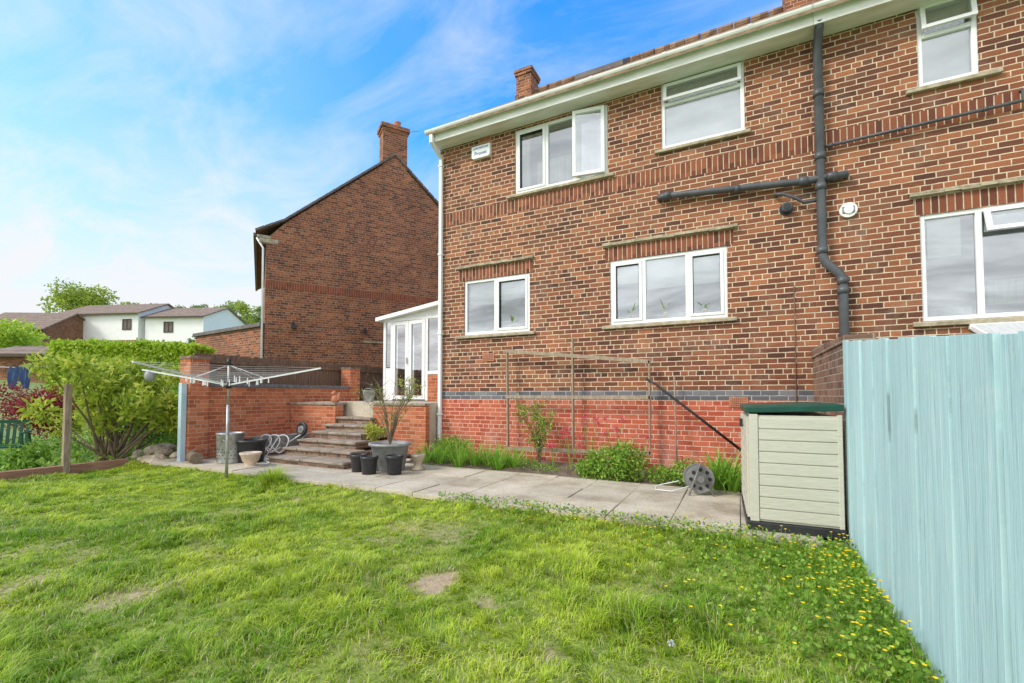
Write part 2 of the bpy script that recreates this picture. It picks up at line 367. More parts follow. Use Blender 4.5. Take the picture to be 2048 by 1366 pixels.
# ------------------------------------------------------------------ terrain
def hgt(x,y):
    s=-.923*x+.384*y
    return -.17+np.clip(s-17,0,125)*.13+(vnoise(x/14,y/14,5)-.5)*1.2*np.clip((s-22)/20,0,1)
gx=np.concatenate([np.linspace(-900,-180,8),np.linspace(-160,40,81),np.linspace(70,900,8)])
gy=np.concatenate([np.linspace(-700,-70,7),np.linspace(-50,160,85),np.linspace(220,1200,7)])
XX,YY=np.meshgrid(gx,gy,indexing='ij');V=np.stack([XX,YY,hgt(XX,YY)],-1).reshape(-1,3);ny=len(gy)
ii,jj=np.meshgrid(np.arange(len(gx)-1),np.arange(ny-1),indexing='ij');a=(ii*ny+jj).ravel()
np_mesh('ground',V,np.stack([a,a+ny,a+ny+1,a+1],1).ravel(),np.arange(len(a))*4,m_hill,kind='structure')
def lz(x,y):
    return -.115+.05*(vnoise(x*.8,y*.8,3)-.5)+.03*(vnoise(x*2.6,y*2.6,13)-.5)+.05*np.exp(-((x+1.5)**2+(y-2.95)**2)/.12)+.05*np.clip((y-4.0)/.45,0,1)
def bare_at(x,y):
    b=np.zeros_like(x)
    wob=(vnoise(x*6,y*6,61)-.5)*.14;wb2=(vnoise(x*14,y*14,62)-.5)*.08
    for bx_,by_,ra_,rb_,am in [(-1.93,2.62,.13,.16,1.9),(-1.82,2.52,.10,.08,1.0),(-1.40,2.48,.09,.06,.9),(-2.9,3.1,.2,.12,.45),(-.9,2.2,.10,.06,.6),(-3.6,1.5,.22,.25,.6)]:
        b+=am*np.exp(-(((x+wob+wb2-bx_)/ra_)**2+((y-wob+wb2-by_)/rb_)**2))
    u=np.clip((y-1.0)/2.8,0,1);tx=-4.4-.9*u+.25*np.sin(y*2.1)
    b+=.8*np.exp(-((x+wob*1.5-tx)/.13)**2)*((y>.6)&(y<4.0))*np.clip(vnoise(x*3,y*3,71)*1.7-.25,0,1)
    b+=np.clip(vnoise(x*1.7,y*1.7,21)-.77,0,1)*2.2
    return b*np.clip(.55+vnoise(x*23,y*23,63)*.9,0,1.3)
gx=np.linspace(-10.1,.86,420);gy=np.linspace(-4,4.47,260);XX,YY=np.meshgrid(gx,gy,indexing='ij');V=np.stack([XX,YY,lz(XX,YY)],-1).reshape(-1,3);ny=len(gy)
ii,jj=np.meshgrid(np.arange(len(gx)-1),np.arange(ny-1),indexing='ij');a=(ii*ny+jj).ravel()
bb=np.clip(bare_at(XX,YY),0,1).reshape(-1,1);lc=np.array([.24,.29,.05])*(1-bb)+np.array([.42,.31,.19])*bb
np_mesh('lawn',V,np.stack([a,a+ny,a+ny+1,a+1],1).ravel(),np.arange(len(a))*4,m_lawn,kind='structure',col=lc,smooth=True)
def grass():
    N=490000
    x=rng.uniform(-10.05,.80,N);y=rng.uniform(-.6,4.50,N)
    k_=rng.uniform(size=N)<.55
    cxs=np.round(x/.10)*.10+(vnoise(np.round(x/.10)*7.1,np.round(y/.10)*3.3,41)-.5)*.11;cys=np.round(y/.10)*.10+(vnoise(np.round(x/.10)*5.1,np.round(y/.10)*9.3,42)-.5)*.11
    x=np.where(k_,cxs+rng.normal(size=N)*.020,x);y=np.where(k_,cys+rng.normal(size=N)*.020,y)
    m0=(x<.81)&(y<4.52);x=x[m0];y=y[m0];N=len(x)
    dd=-x*.4493+y*.8934;rr=x*.8934+y*.4493;d=np.hypot(x,y)
    vis=(dd>1.2)&(np.abs(rr)<dd*1.22+.5)
    bare=bare_at(x,y)
    keep=vis&(rng.uniform(size=N)<np.clip(1.25-d*.07,.35,1))&(rng.uniform(size=N)>bare*.93)
    x=x[keep];y=y[keep];bare=bare[keep];n=len(x);d=np.hypot(x,y)
    z=lz(x,y)-.004
    cl=vnoise(x*1.3,y*1.3,1)*.36+vnoise(x*4,y*4,2)*.36+vnoise(x*10,y*10,6)*.28
    H=(.026+.15*np.clip(cl-.35,0,1)**1.4*1.5)*rng.uniform(.35,1.5,n)*(1-.6*np.clip(bare,0,1))
    tuft=np.zeros(n)
    for cx,cy,r,a in [(-.62,2.65,.20,.19),(-.25,2.75,.20,.17),(-.95,2.75,.13,.13),(-1.3,3.3,.3,.06),(-1.0,3.2,.25,.08),(-2.6,2.4,.3,.08),(-4.4,3.3,.4,.05),(-6.05,4.3,.16,.30),(-5.9,4.2,.2,.1),(-3.3,1.9,.25,.09),(-2.1,1.9,.22,.09),(-5.4,2.6,.3,.05),(-1.5,1.9,.16,.09),(-3.8,2.6,.25,.07),(-.2,2.2,.14,.1)]:
        tuft+=a*np.exp(-(((x-cx)**2+(y-cy)**2)/r**2))
    edge=.15*np.exp(-((.80-x)/.12))+.13*np.exp(-((4.52-y)/.09))
    H=H+(tuft+edge*rng.uniform(.1,1,n)*vnoise(x*3,y*3,8))*rng.uniform(.15,1.1,n)
    az=vnoise(x*5,y*5,51)*12+rng.normal(size=n)*1.0;lean=rng.uniform(.25,1.35,n)
    dx=np.cos(az);dy=np.sin(az)
    W=(.0034+.0024*rng.uniform(size=n))*(1+np.clip(d-3,0,8)*.14)
    sx=-dy*W/2;sy=dx*W/2
    V=np.empty((n,5,3))
    V[:,0]=np.stack([x-sx,y-sy,z],1);V[:,1]=np.stack([x+sx,y+sy,z],1)
    mx_=x+dx*H*lean*.35;my=y+dy*H*lean*.35;mz=z+H*.6
    V[:,2]=np.stack([mx_+sx*.8,my+sy*.8,mz],1);V[:,3]=np.stack([mx_-sx*.8,my-sy*.8,mz],1)
    V[:,4]=np.stack([x+dx*H*lean,y+dy*H*lean,z+H*(1.05-.38*lean)],1)
    k=np.arange(n)[:,None]*5
    loops=(k+np.array([[0,1,2,3,3,2,4]])).ravel();st=(np.arange(n)[:,None]*7+np.array([[0,4]])).ravel()
    cv=vnoise(x*.9+5,y*.9,11)*.4+vnoise(x*3.2,y*3.2,12)*.3+vnoise(x*9,y*9,14)*.3
    g1=np.array([.235,.42,.025]);g2=np.array([.66,.77,.075])
    mixv=np.clip((cv-.5)*2.6+.5+rng.normal(size=n)*.22,0,1)[:,None]
    c=g1*(1-mixv)+g2*mixv
    dry=(rng.uniform(size=n)<(.065+.45*np.clip(vnoise(x*.7,y*.7,31)-.58,0,1)+.6*np.clip(bare,0,1)))[:,None]
    c=np.where(dry,np.array([.78,.68,.36])*rng.uniform(.7,1.1,(n,1)),c)
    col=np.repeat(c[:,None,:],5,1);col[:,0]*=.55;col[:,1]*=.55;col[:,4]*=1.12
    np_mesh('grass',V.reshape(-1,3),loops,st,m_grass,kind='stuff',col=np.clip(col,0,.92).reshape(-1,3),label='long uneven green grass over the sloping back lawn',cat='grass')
grass()
n=4600
wx=.78-rng.exponential(.38,n);wy=rng.uniform(2.6,4.4,n);m=(rng.uniform(size=n)<.42);wx[m]=rng.uniform(-3.2,.7,m.sum());wy[m]=4.50-rng.exponential(.12,m.sum())
wz=lz(wx,wy)+rng.uniform(.0,.12,n)
leaf_mesh('weeds',np.stack([wx,wy,wz],1),.032,.024,m_leafM,up=.1,kind='stuff',label='low broad leaved weeds beside the fence and paving',cat='weeds')
n=210
bx=.76-rng.exponential(.32,n);by=rng.uniform(2.5,4.38,n);m=(rng.uniform(size=n)<.3);bx[m]=rng.uniform(-2.2,.6,m.sum());by[m]=4.4-rng.exponential(.2,m.sum())
mb=MB()
for i in range(n):
    h=random.uniform(.10,.21);z=float(lz(bx[i],by[i]));c=(bx[i],by[i],z+h);q=random.uniform(0,6)
    ring=[(c[0]+.0115*math.cos(q+k*1.2566)*1,c[1]+.0115*math.sin(q+k*1.2566),c[2]+.006) for k in range(5)]
    mb.add([c]+ring,[(0,k+1,(k+1)%5+1) for k in range(5)],0)
    mb.tube([(c[0]+.01,c[1],z),c],.0011,3,1,False)
mb.obj('buttercups',[m_yel,m_leafM],kind='stuff',label='scattered yellow buttercup flowers in the grass',cat='flowers',fix=False)
mb=MB();c=(-.30,2.25,float(lz(-.3,2.25))+.16);mb.tube([(c[0],c[1],c[2]-.17),c],.0015,4)
for i in range(60):
    a=random.uniform(0,6.28);b=random.uniform(-1,1);s_=math.sqrt(1-b*b);p=(c[0]+.016*s_*math.cos(a),c[1]+.016*s_*math.sin(a),c[2]+.016*b)
    mb.tube([c,p],[.0004,.0022],3,1,False)
mb.obj('dandelion',[m_leafM,m_blind],label='single white dandelion seed head in the lawn',cat='dandelion',loc=(c[0],c[1],c[2]-.16),fix=False)
# ------------------------------------------------------------------ paving, bed, terrace
mb=MB()
xs=np.arange(-9.6,.85,.6);ys=[4.43,5.02,5.61,6.2,6.32]
for i in range(len(xs)-1):
    for j in range(len(ys)-1):
        e0=random.uniform(.002,.005);dz=random.uniform(-.008,.005);t1=random.uniform(-.004,.004)
        x0,x1,y0,y1=xs[i]+e0,xs[i+1]-e0,ys[j]+e0,ys[j+1]-e0
        if i==len(xs)-2: x1=min(x1,.78)
        mb.add([(x0,y0,-.06),(x1,y0,-.06),(x1,y1,-.06),(x0,y1,-.06),(x0,y0,dz),(x1,y0,dz+t1),(x1,y1,dz+t1),(x0,y1,dz)],[(3,2,1,0),(4,5,6,7),(0,1,5,4),(1,2,6,5),(2,3,7,6),(3,0,4,7)])
mb.box(-9.0,6.324,-.06,-5.4,6.8,-.004)
mb.box(-9.6,4.45,-.14,.78,6.25,-.018,1)
o=mb.obj('paving',[m_concrete,m_joint],kind='structure',bevel=.005)
mb=MB();mb.box(-9.6,4.45,-.25,.78,4.475,-.062);mb.obj('paving_edge',m_gbrick,kind='structure')
gx=np.linspace(-5.3,.9,50);gy=np.linspace(6.30,7.4,12)
XX,YY=np.meshgrid(gx,gy,indexing='ij');V=np.stack([XX,YY,-.02+.09*vnoise(XX*4,YY*4,9)*np.clip((YY-6.34)*5,0,1)],-1).reshape(-1,3);ny=12
ii,jj=np.meshgrid(np.arange(49),np.arange(11),indexing='ij');a=(ii*ny+jj).ravel()
np_mesh('flower_bed_soil',V,np.stack([a,a+ny,a+ny+1,a+1],1).ravel(),np.arange(len(a))*4,m_soil,kind='structure')
mb=MB();mb.box(-8.98,7.12,-.1,-5.37,13,1.045);mb.obj('terrace',m_concrete,kind='structure')
e=thing('garden_steps','brick garden steps with stone treads climbing to the terrace','steps',(-6.6,5.4,0))
mbr=MB();mbt=MB()
zs_=[0,.11,.235,.36,.485,.61,.74]
for i in range(6):
    Y=5.30+.31*i;xr=-5.70-.19*i
    mbr.box(-7.55,Y,zs_[i],xr,7.1,zs_[i+1]-.045)
    x=-7.57
    while x<xr:
        x2=min(x+random.uniform(.38,.6),xr+.03)
        if xr-x2<.2: x2=xr+.03
        mbt.box(x+.003,Y-.03-random.uniform(0,.02),zs_[i+1]-.045,x2-.003,(Y+.33 if i<5 else 7.15),zs_[i+1]+random.uniform(-.006,.006));x=x2
mbr.obj('riser',m_pier,e);mbt.obj('tread',m_tread,e,bevel=.012)
for (x0,x1,Y,lb) in [(-8.97,-7.58,6.8,'low red brick retaining wall between garden wall and steps'),(-6.72,-5.38,7.0,'low red brick retaining wall between steps and house corner')]:
    w=thing('retaining_wall',lb,'wall',((x0+x1)/2,Y,0))
    MB().box(x0,Y,-.05,x1,Y+.22,.99).obj('wall',m_gbrick,w)
    MB().box(x0-.0,Y-.02,.99,x1,Y+.30,1.04).obj('coping',m_tread,w,bevel=.006)
# ------------------------------------------------------------------ windows
def frame_bars(mb,x0,x1,z0,z1,y0,y1,w,mi=0):
    mb.box(x0,y0,z0,x0+w,y1,z1,mi);mb.box(x1-w,y0,z0,x1,y1,z1,mi)
    mb.box(x0+w,y0+.001,z0,x1-w,y1,z0+w,mi);mb.box(x0+w,y0+.001,z1-w,x1-w,y1,z1,mi)
def window(house,x0,x1,z0,z1,Y,mull=[],lights=None,sill=None,label=None,transom=None,fw=.055,blinds=()):
    y=Y+.02;mb=MB()
    frame_bars(mb,x0,x1,z0,z1,y,y+.07,fw)
    for x in mull: mb.box(x-.03,y,z0+fw,x+.03,y+.07,z1-fw)
    if transom: mb.box(transom[0]+.0,y+.0005,transom[2]-.03,transom[1],y+.069,transom[2]+.03)
    w=mb.obj('window',m_upvc,house,label=label,bevel=.006)
    for (xa,xb,za,zb) in (lights or []):
        s=MB();frame_bars(s,xa,xb,za,zb,y-.014,y+.03,.048);q_=s.obj('sash',m_upvc,w,bevel=.006)
        s=MB();frame_bars(s,xa+.047,xb-.047,za+.047,zb-.047,y-.008,y+.03,.006);s.obj('gasket',m_gasket,w)
    g=MB();g.quad((x0+fw-.01,y+.035,z0+fw-.01),(x1-fw+.01,y+.035,z0+fw-.01),(x1-fw+.01,y+.035,z1-fw+.01),(x0+fw-.01,y+.035,z1-fw+.01))
    g.obj('glass',m_glass,w,fix=False)
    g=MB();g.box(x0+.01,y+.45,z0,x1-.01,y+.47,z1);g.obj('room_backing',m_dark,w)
    for (xa,xb,za,zb,mt) in blinds:
        g=MB();g.box(xa,y+.09,za,xb,y+.10,zb);g.obj('blind',mt,w)
    if sill:
        g=MB();g.prism([(Y-.055,sill[2]),(Y+.02,sill[2]),(Y+.02,sill[3]+.01),(Y-.055,sill[3]-.015)],sill[0],sill[1]);g.obj('sill',m_stone,w,bevel=.006)
    return w
def facade(mb,x0,x1,z0,z1,Y,holes,matfn,xc=(),zc=(),rev=.1):
    xs=sorted(set([x0,x1]+[h[0] for h in holes]+[h[1] for h in holes]+[c for c in xc if x0<c<x1]))
    zs=sorted(set([z0,z1]+[h[2] for h in holes]+[h[3] for h in holes]+list(zc)))
    for i in range(len(xs)-1):
        for j in range(len(zs)-1):
            cx=(xs[i]+xs[i+1])/2;cz=(zs[j]+zs[j+1])/2
            if any(h[0]<cx<h[1] and h[2]<cz<h[3] for h in holes): continue
            mb.quad((xs[i],Y,zs[j]),(xs[i+1],Y,zs[j]),(xs[i+1],Y,zs[j+1]),(xs[i],Y,zs[j+1]),matfn(cx,cz))
    for (a,b,c,d) in holes:
        mb.quad((a,Y,c),(a,Y,d),(a,Y+rev,d),(a,Y+rev,c));mb.quad((b,Y,d),(b,Y,c),(b,Y+rev,c),(b,Y+rev,d))
        mb.quad((a,Y,d),(b,Y,d),(b,Y+rev,d),(a,Y+rev,d));mb.quad((a,Y,c),(a,Y+rev,c),(b,Y+rev,c),(b,Y,c))
Y0=7.4;XL=-5.36;XP=.98;XR=8.2
soldspans=[(-4.9,-3.29,3.43,3.66),(-1.97,-.03,3.44,3.67),(2.05,4.1,3.49,3.71)]
def mf(x,z):
    if 4.60<z<4.835: return 1
    for a,b,c,d in soldspans:
        if a<x<b and c<z<d: return 1
    if z<1.125: return 3
    if z<1.278: return 2
    return 0
xc=[q for s_ in soldspans for q in s_[:2]];zc=[4.60,4.835,1.125,1.278]+[q for s_ in soldspans for q in s_[2:]]
W1=(-3.66,-1.91,4.93,6.14);W2=(-1.04,.15,5.13,6.20);WL=(-4.77,-3.36,2.36,3.43);WMd=(-1.89,-.12,2.36,3.44);RU=(2.13,2.71,5.15,6.22);RL=(2.10,3.95,2.13,3.49)
hA=[W1,W2,WL,WMd];hB=[RU,RL]
def roof_prof():
    return [(6.99,6.40),(11.0,9.42),(15.1,6.36),(15.1,6.26),(11.0,9.30),(6.99,6.30)]
houseA=thing('brick_house','brown brick semi detached house with red painted plinth and white windows','house',(-2.2,7.4,0))
houseB=thing('brick_house','adjoining brown brick semi detached house behind the blue fence','house',(4.6,7.4,0))
for (hs,x0,x1,holes) in [(houseA,XL,XP,hA),(houseB,XP,XR,hB)]:
    mb=MB();facade(mb,x0,x1,-.15,6.24,Y0,holes,mf,xc,zc)
    if hs is houseA:
        mb.add([(x0,Y0,-.15),(x0,14.6,-.15),(x0,14.6,6.3),(x0,11,9.25),(x0,Y0,6.24)],[(0,4,3,2,1)])
    else:
        mb.add([(x1,Y0,-.15),(x1,14.6,-.15),(x1,14.6,6.3),(x1,11,9.25),(x1,Y0,6.24)],[(0,1,2,3,4)])
    mb.quad((x0,14.6,-.15),(x1,14.6,-.15),(x1,14.6,6.3),(x0,14.6,6.3))
    mb.quad((x0+.01,Y0+.8,-.1),(x1-.01,Y0+.8,-.1),(x1-.01,Y0+.8,6.2),(x0+.01,Y0+.8,6.2))
    mb.obj('wall',[m_brick,m_sold,m_blue,m_plinth],hs,fix=False)
    r=MB();ra=x0-(.04 if hs is houseA else 0);rb=x1
    r.prism(roof_prof(),ra,rb-.002)
    x=ra
    while x<rb-.05:
        x2=min(x+.34,rb);r.tube([(x,11,9.445),(x2-.012,11,9.445)],.095,8);x=x2
    rf=r.obj('roof',m_tile,hs)
    g=MB();g.box(ra,7.08,6.18,rb-.003,7.105,6.37);g.obj('fascia',m_white,hs,bevel=.004)
    g=MB();g.box(ra,7.106,6.19,rb-.003,7.398,6.205);g.obj('soffit',m_white,hs)
    g=MB();pts=[(7.022+.056*math.cos(a),6.385+.07*math.sin(a)) for a in np.linspace(math.pi,2*math.pi,9)]
    g.prism(pts+[(7.022+(p[0]-7.022)*.85,6.385+(p[1]-6.385)*.85) for p in pts[::-1]],ra-.03,rb-.01)
    for k in np.arange(ra+1.0,rb,1.15):
        q=[(7.022+.062*math.cos(a),6.39+.078*math.sin(a)) for a in np.linspace(math.pi,2*math.pi,9)]
        g.prism(q,k,k+.05)
    g.obj('gutter',m_white,hs)
def stack(house,rf_parent,x0,x1,y0,y1,z0,z1,pots):
    c=MB();c.box(x0,y0,z0,x1,y1,z1-.16);c.box(x0-.03,y0-.03,z1-.16,x1+.03,y1+.03,z1-.08);c.box(x0-.05,y0-.05,z1-.08,x1+.05,y1+.05,z1)
    for (px,py,r,h) in pots: c.lathe([(r*1.1,0),(r,.05),(r*.9,h*.9),(r,h)],(px,py,z1),14,1)
    return c.obj('chimney',[m_brick2,m_terra],rf_parent,bevel=.005)
roofA=[o for o in houseA.children if o.name.startswith('roof')][0];roofB=[o for o in houseB.children if o.name.startswith('roof')][0]
stack(houseA,roofA,-5.28,-4.84,10.75,11.25,8.9,10.02,[]);stack(houseB,roofB,1.0,1.6,10.7,11.3,9.0,10.5,[(1.3,11,.13,.35)])
def rz_(y): return 6.40+(y-6.99)*(9.42-6.40)/(11-6.99)
g=MB();g.prism([(9.9,rz_(9.9)+.02),(10.7,rz_(10.7)+.02),(10.7,rz_(10.7)+.14),(9.9,rz_(9.9)+.14)],-3.3,-2.2);g.obj('roof_window',m_lead,roofA)
G=m_glass
wA=window(houseA,*W1,Y0,mull=[-3.03,-2.50],lights=[(-3.61,-3.06,4.98,6.09)],sill=(-3.82,-1.80,4.865,4.925),blinds=[(-3.6,-3.40,4.98,6.1,m_curtain),(-2.12,-1.97,4.98,6.1,m_curtain),(-3.25,-2.6,5.0,5.5,m_curtain)])
g=MB();hx,hy=-1.955,Y0+.01;ang=R(8);L=.55
def cas(u,o,z): return (hx-u*math.cos(ang)-o*math.sin(ang), hy-u*math.sin(ang)+o*math.cos(ang)-.03, z)
def cbar(mb,u0,u1,z0,z1,o0=-.03,o1=.03,mi=0):
    vs=[cas(u0,o0,z0),cas(u1,o0,z0),cas(u1,o1,z0),cas(u0,o1,z0),cas(u0,o0,z1),cas(u1,o0,z1),cas(u1,o1,z1),cas(u0,o1,z1)]
    mb.add(vs,[(3,2,1,0),(4,5,6,7),(0,1,5,4),(1,2,6,5),(2,3,7,6),(3,0,4,7)],mi)
cbar(g,0,.06,4.96,6.11);cbar(g,L-.06,L,4.96,6.11);cbar(g,.06,L-.06,4.96,5.02);cbar(g,.06,L-.06,6.05,6.11);sA=g.obj('opening_sash',m_upvc,wA,bevel=.006)
g=MB();g.quad(cas(.05,0,5.0),cas(L-.05,0,5.0),cas(L-.05,0,6.07),cas(.05,0,6.07));g.obj('glass',G,wA,fix=False)
w2=window(houseA,*W2,Y0,lights=None,sill=(-1.14,.22,5.065,5.125),transom=(-.985,.095,5.86),blinds=[(-.98,.09,5.19,5.82,m_blind)])
g=MB();
def tl(mb,x0,x1,z0,z1,out,Y):
    y=Y+.0
    def P(x,z,o): 
        k=(z1-z)/(z1-z0);return (x,y-.02-out*k+o,z)
    for (a,b,c,d) in [(x0,x0+.05,z0,z1),(x1-.05,x1,z0,z1),(x0+.05,x1-.05,z0,z0+.05),(x0+.05,x1-.05,z1-.05,z1)]:
        vs=[P(a,c,0),P(b,c,0),P(b,c,.045),P(a,c,.045),P(a,d,0),P(b,d,0),P(b,d,.045),P(a,d,.045)]
        mb.add(vs,[(3,2,1,0),(4,5,6,7),(0,1,5,4),(1,2,6,5),(2,3,7,6),(3,0,4,7)])
    return [P(x0+.04,z0+.04,.02),P(x1-.04,z0+.04,.02),P(x1-.04,z1-.04,.02),P(x0+.04,z1-.04,.02)]
q=tl(g,-1.0,.11,5.88,6.17,.05,Y0);g.obj('opening_sash',m_upvc,w2,bevel=.005);MB().quad(*q).obj('glass',G,w2,fix=False)
window(houseA,*WL,Y0,mull=[-4.08],lights=[(-4.05,-3.41,2.41,3.38)],sill=(-4.95,-3.26,2.295,2.355),blinds=[(-4.7,-4.12,2.95,3.4,m_blind),(-4.05,-3.42,3.0,3.4,m_blind),(-4.7,-3.42,2.4,2.60,m_curtain)])
window(houseA,*WMd,Y0,mull=[-1.34,-.68],lights=[(-1.84,-1.37,2.41,3.39),(-.65,-.17,2.41,3.39)],sill=(-2.02,0,2.295,2.355),blinds=[(-1.30,-.72,2.92,3.4,m_blind),(-1.8,-1.4,3.05,3.4,m_blind),(-.62,-.2,2.92,3.4,m_blind),(-1.8,-.2,2.4,2.5,m_curtain)])
for (px_,pz,hh) in [(-1.55,2.42,.32),(-1.02,2.42,.24),(-3.75,2.42,.26),(-.45,2.42,.2)]:
    pp=thing('house_plant','small green house plant standing inside the window','plant',(px_,7.50,pz))
    g=MB();g.lathe([(.035,0),(.05,.08),(.052,.09)],(px_,7.50,pz),12);g.obj('pot',m_cream,pp)
    straps('leaf',[(px_,7.50,pz+.08)],14,hh,.028,m_leafM,spread=.02,parent=pp)
wr=window(houseB,*RU,Y0,lights=None,sill=(2.0,2.9,5.08,5.145),transom=(2.185,2.655,5.82),blinds=[(2.18,2.66,5.2,5.80,m_blind)])
g=MB();q=tl(g,2.16,2.69,5.86,6.20,.06,Y0);g.obj('opening_sash',m_upvc,wr,bevel=.005);MB().quad(*q).obj('glass',G,wr,fix=False)
wr=window(houseB,*RL,Y0,mull=[2.66,3.35],sill=(2.0,4.05,2.06,2.125),blinds=[(2.2,2.52,2.95,3.43,m_blind),(2.75,3.9,2.3,2.6,m_curtain),(2.2,2.6,2.2,2.3,m_curtain)])
g=MB();q=tl(g,2.70,3.33,3.17,3.46,.08,Y0);g.obj('opening_sash',m_upvc,wr,bevel=.005);MB().quad(*q).obj('glass',G,wr,fix=False)
for hs,a,b,z in [(houseA,-4.93,-3.27,3.665),(houseA,-2.01,.03,3.675),(houseB,2.0,4.15,3.715)]:
    g=MB();x=a
    while x<b-.02:
        x2=min(x+.165,b);dz=random.uniform(-.006,.006);g.box(x,Y0-.05-random.uniform(0,.012),z+.012+dz,x2-.003,Y0+.02,z+.034+dz)
        g.box(x,Y0-.035-random.uniform(0,.01),z+.04+dz,x2-.003,Y0+.02,z+.062+dz);g.box(x,Y0-.012,z,x2-.003,Y0+.01,z+.07);x=x2
    g.obj('drip_ledge',m_stone,hs)
# downpipes
g=MB();g.beam((-5.30,7.03,6.30),(-5.30,7.03,6.14),.07,.07);g.beam((-5.30,7.03,6.16),(-5.30,7.34,5.98),.065,.065);g.beam((-5.30,7.35,6.0),(-5.30,7.35,.27),.065,.065)
for z in (5.8,4.0,2.4,.8): g.box(-5.345,7.305,z,-5.255,7.398,z+.04)
g.obj('downpipe',m_upvc,houseA,bevel=.006)
g=MB();yp=7.31
g.tube([(1.05,7.12,6.24),(1.05,7.16,6.16),(1.05,yp,6.0),(1.05,yp,3.10),(1.08,yp,3.0),(1.24,yp,2.82),(1.27,yp,2.72),(1.27,yp,.2)],.056,12)
for (x,z) in [(1.05,5.3),(1.05,4.42),(1.05,4.0),(1.05,3.12),(1.27,2.68),(1.27,2.55)]: g.tube([(x,yp,z),(x,yp,z+.09)],.067,12)
g.tube([(-1.07,7.42,4.33),(-1.07,yp+.02,4.33),(-.98,yp,4.325),(.9,yp,4.16),(1.34,yp,4.16),(1.34,7.42,4.18)],.05,12)
g.tube([(-1.0,yp,4.328),(-.9,yp,4.32)],.062,12);g.tube([(1.12,yp,4.16),(1.24,yp,4.16)],.062,12);g.tube([(.0,yp,4.23),(.06,yp,4.225)],.06,12);g.tube([(.8,yp,4.17),(.9,yp,4.16)],.062,12)
g.tube([(.52,7.42,4.05),(.52,yp,4.05),(.60,yp,4.04),(.74,yp,3.96),(.85,yp,3.87),(1.05,yp,3.87)],.021,8)
g.obj('soil_pipe',m_grey,houseB,label='grey plastic soil pipe with branches')
g=MB();g.tube([(1.08,7.33,4.60),(3.0,7.33,4.665),(3.06,7.34,4.67),(3.06,7.34,4.80),(3.06,7.42,4.82)],.022,8)
for x in (1.16,1.9,2.7): g.tube([(x,7.33,4.60+(x-1.08)*.034),(x+.04,7.33,4.60+(x-1.04)*.034)],.03,8)
g.obj('waste_pipe',m_grey,houseB)
g=MB()
for r,y0,y1,mi in [(.10,7.36,7.42,0),(.055,7.34,7.42,0)]:
    g.tube([(1.36,y0,3.69),(1.36,y1,3.69)],r,20,mi)
for k in range(5): g.box(1.29,7.352,3.645+k*.02,1.43,7.362,3.652+k*.02,1)
g.obj('wall_vent',[m_upvc,m_grey],houseB,label='round white wall vent')
g=MB();g.tube([(.65,7.28,3.84),(.65,7.42,3.84)],.06,18);g.tube([(.65,7.27,3.84),(.65,7.281,3.84)],.045,18,1);g.tube([(.65,7.395,3.84),(.65,7.41,3.84)],.09,18,1);g.obj('boiler_flue',[m_grey,m_black],houseA)
for x,z in [(-4.3,6.10),(-4.22,1.84),(.0,1.02)]:
    g=MB();g.box(x-.125,7.388,z,x+.125,7.42,z+.15)
    for i in range(9):
        for j in range(4): g.box(x-.105+i*.0245,7.3855,z+.018+j*.032,x-.095+i*.0245,7.3895,z+.034+j*.032,1)
    g.obj('air_brick',[m_terra,m_black],houseA)
g=MB();g.tube([(.72,7.385,2.75),(.72,7.385,.3)],.006,6);g.obj('cable',m_wood_brown,houseA)
g=MB();g.prism([(-4.57,5.80),(-4.53,5.77),(-4.20,5.77),(-4.16,5.80),(-4.16,6.02),(-4.57,6.02)],7.33,7.41,'y');al=g.obj('alarm_box',m_upvc,houseA,bevel=.012,label='white alarm box with blue lettering')
def text(s,x,y,z,size,mat,parent,name='lettering'):
    cu=bpy.data.curves.new(name,'FONT');cu.body=s;cu.size=size;cu.align_x='CENTER';cu.extrude=.001
    o=bpy.data.objects.new(name,cu);me=bpy.data.meshes.new_from_object(o)
    off=WM[parent].translation
    for v in me.vertices: c=v.co.copy();v.co=Vector((x+c.x,y-c.z,z+c.y))-off
    me.materials.clear();me.materials.append(mat);oo=bpy.data.objects.new(name,me);finish(oo,parent,None,None,None,None,None)
    bpy.data.objects.remove(o)
m_txt=simple('blue_lettering',(.02,.12,.45),.5)
text('Pronet',-4.365,7.326,5.83,.10,m_txt,al);text('CRIME RESPONSE',-4.365,7.326,5.95,.042,m_txt,al)
# ------------------------------------------------------------------ trellis etc
g=MB();yt=7.24
g.beam((-3.72,yt,.22),(-3.74,yt,2.03),.022,.06);g.beam((-2.49,yt,.22),(-2.49,yt,2.16),.022,.075);g.beam((-1.24,yt,.28),(-1.24,yt,1.74),.022,.07)
g.beam((-3.76,yt-.024,2.0),(-1.22,yt-.024,1.72),.022,.06);g.beam((-3.76,yt-.024,1.17),(-1.22,yt-.024,1.16),.022,.06);g.beam((-3.76,yt-.024,.24),(-1.22,yt-.024,.30),.022,.06)
g.obj('trellis',m_trellis,label='simple weathered timber trellis frame against the house wall',cat='trellis',loc=(-2.49,yt,.22))
g=MB();g.tube([(-1.28,7.2,1.45),(-1.15,7.16,1.38),(.05,6.95,.42)],.02,8);g.obj('drain_hose',m_black,label='thin black pipe leaning diagonally against the brick wall',cat='pipe',loc=(.05,7.0,.42))
g=MB();g.tube([(-.83,7.1,.1),(-.88,7.3,1.5)],.012,6);g.obj('garden_cane',m_trellis,label='thin bamboo cane leaning on the plinth',cat='cane',loc=(-.83,7.1,.1))
e=thing('boundary_wall','old brick boundary wall projecting from the house behind the store','wall',(1.0,6,0))
MB().box(.92,5.25,-.15,1.14,7.39,1.70).obj('wall',m_pier,e)
g=MB()
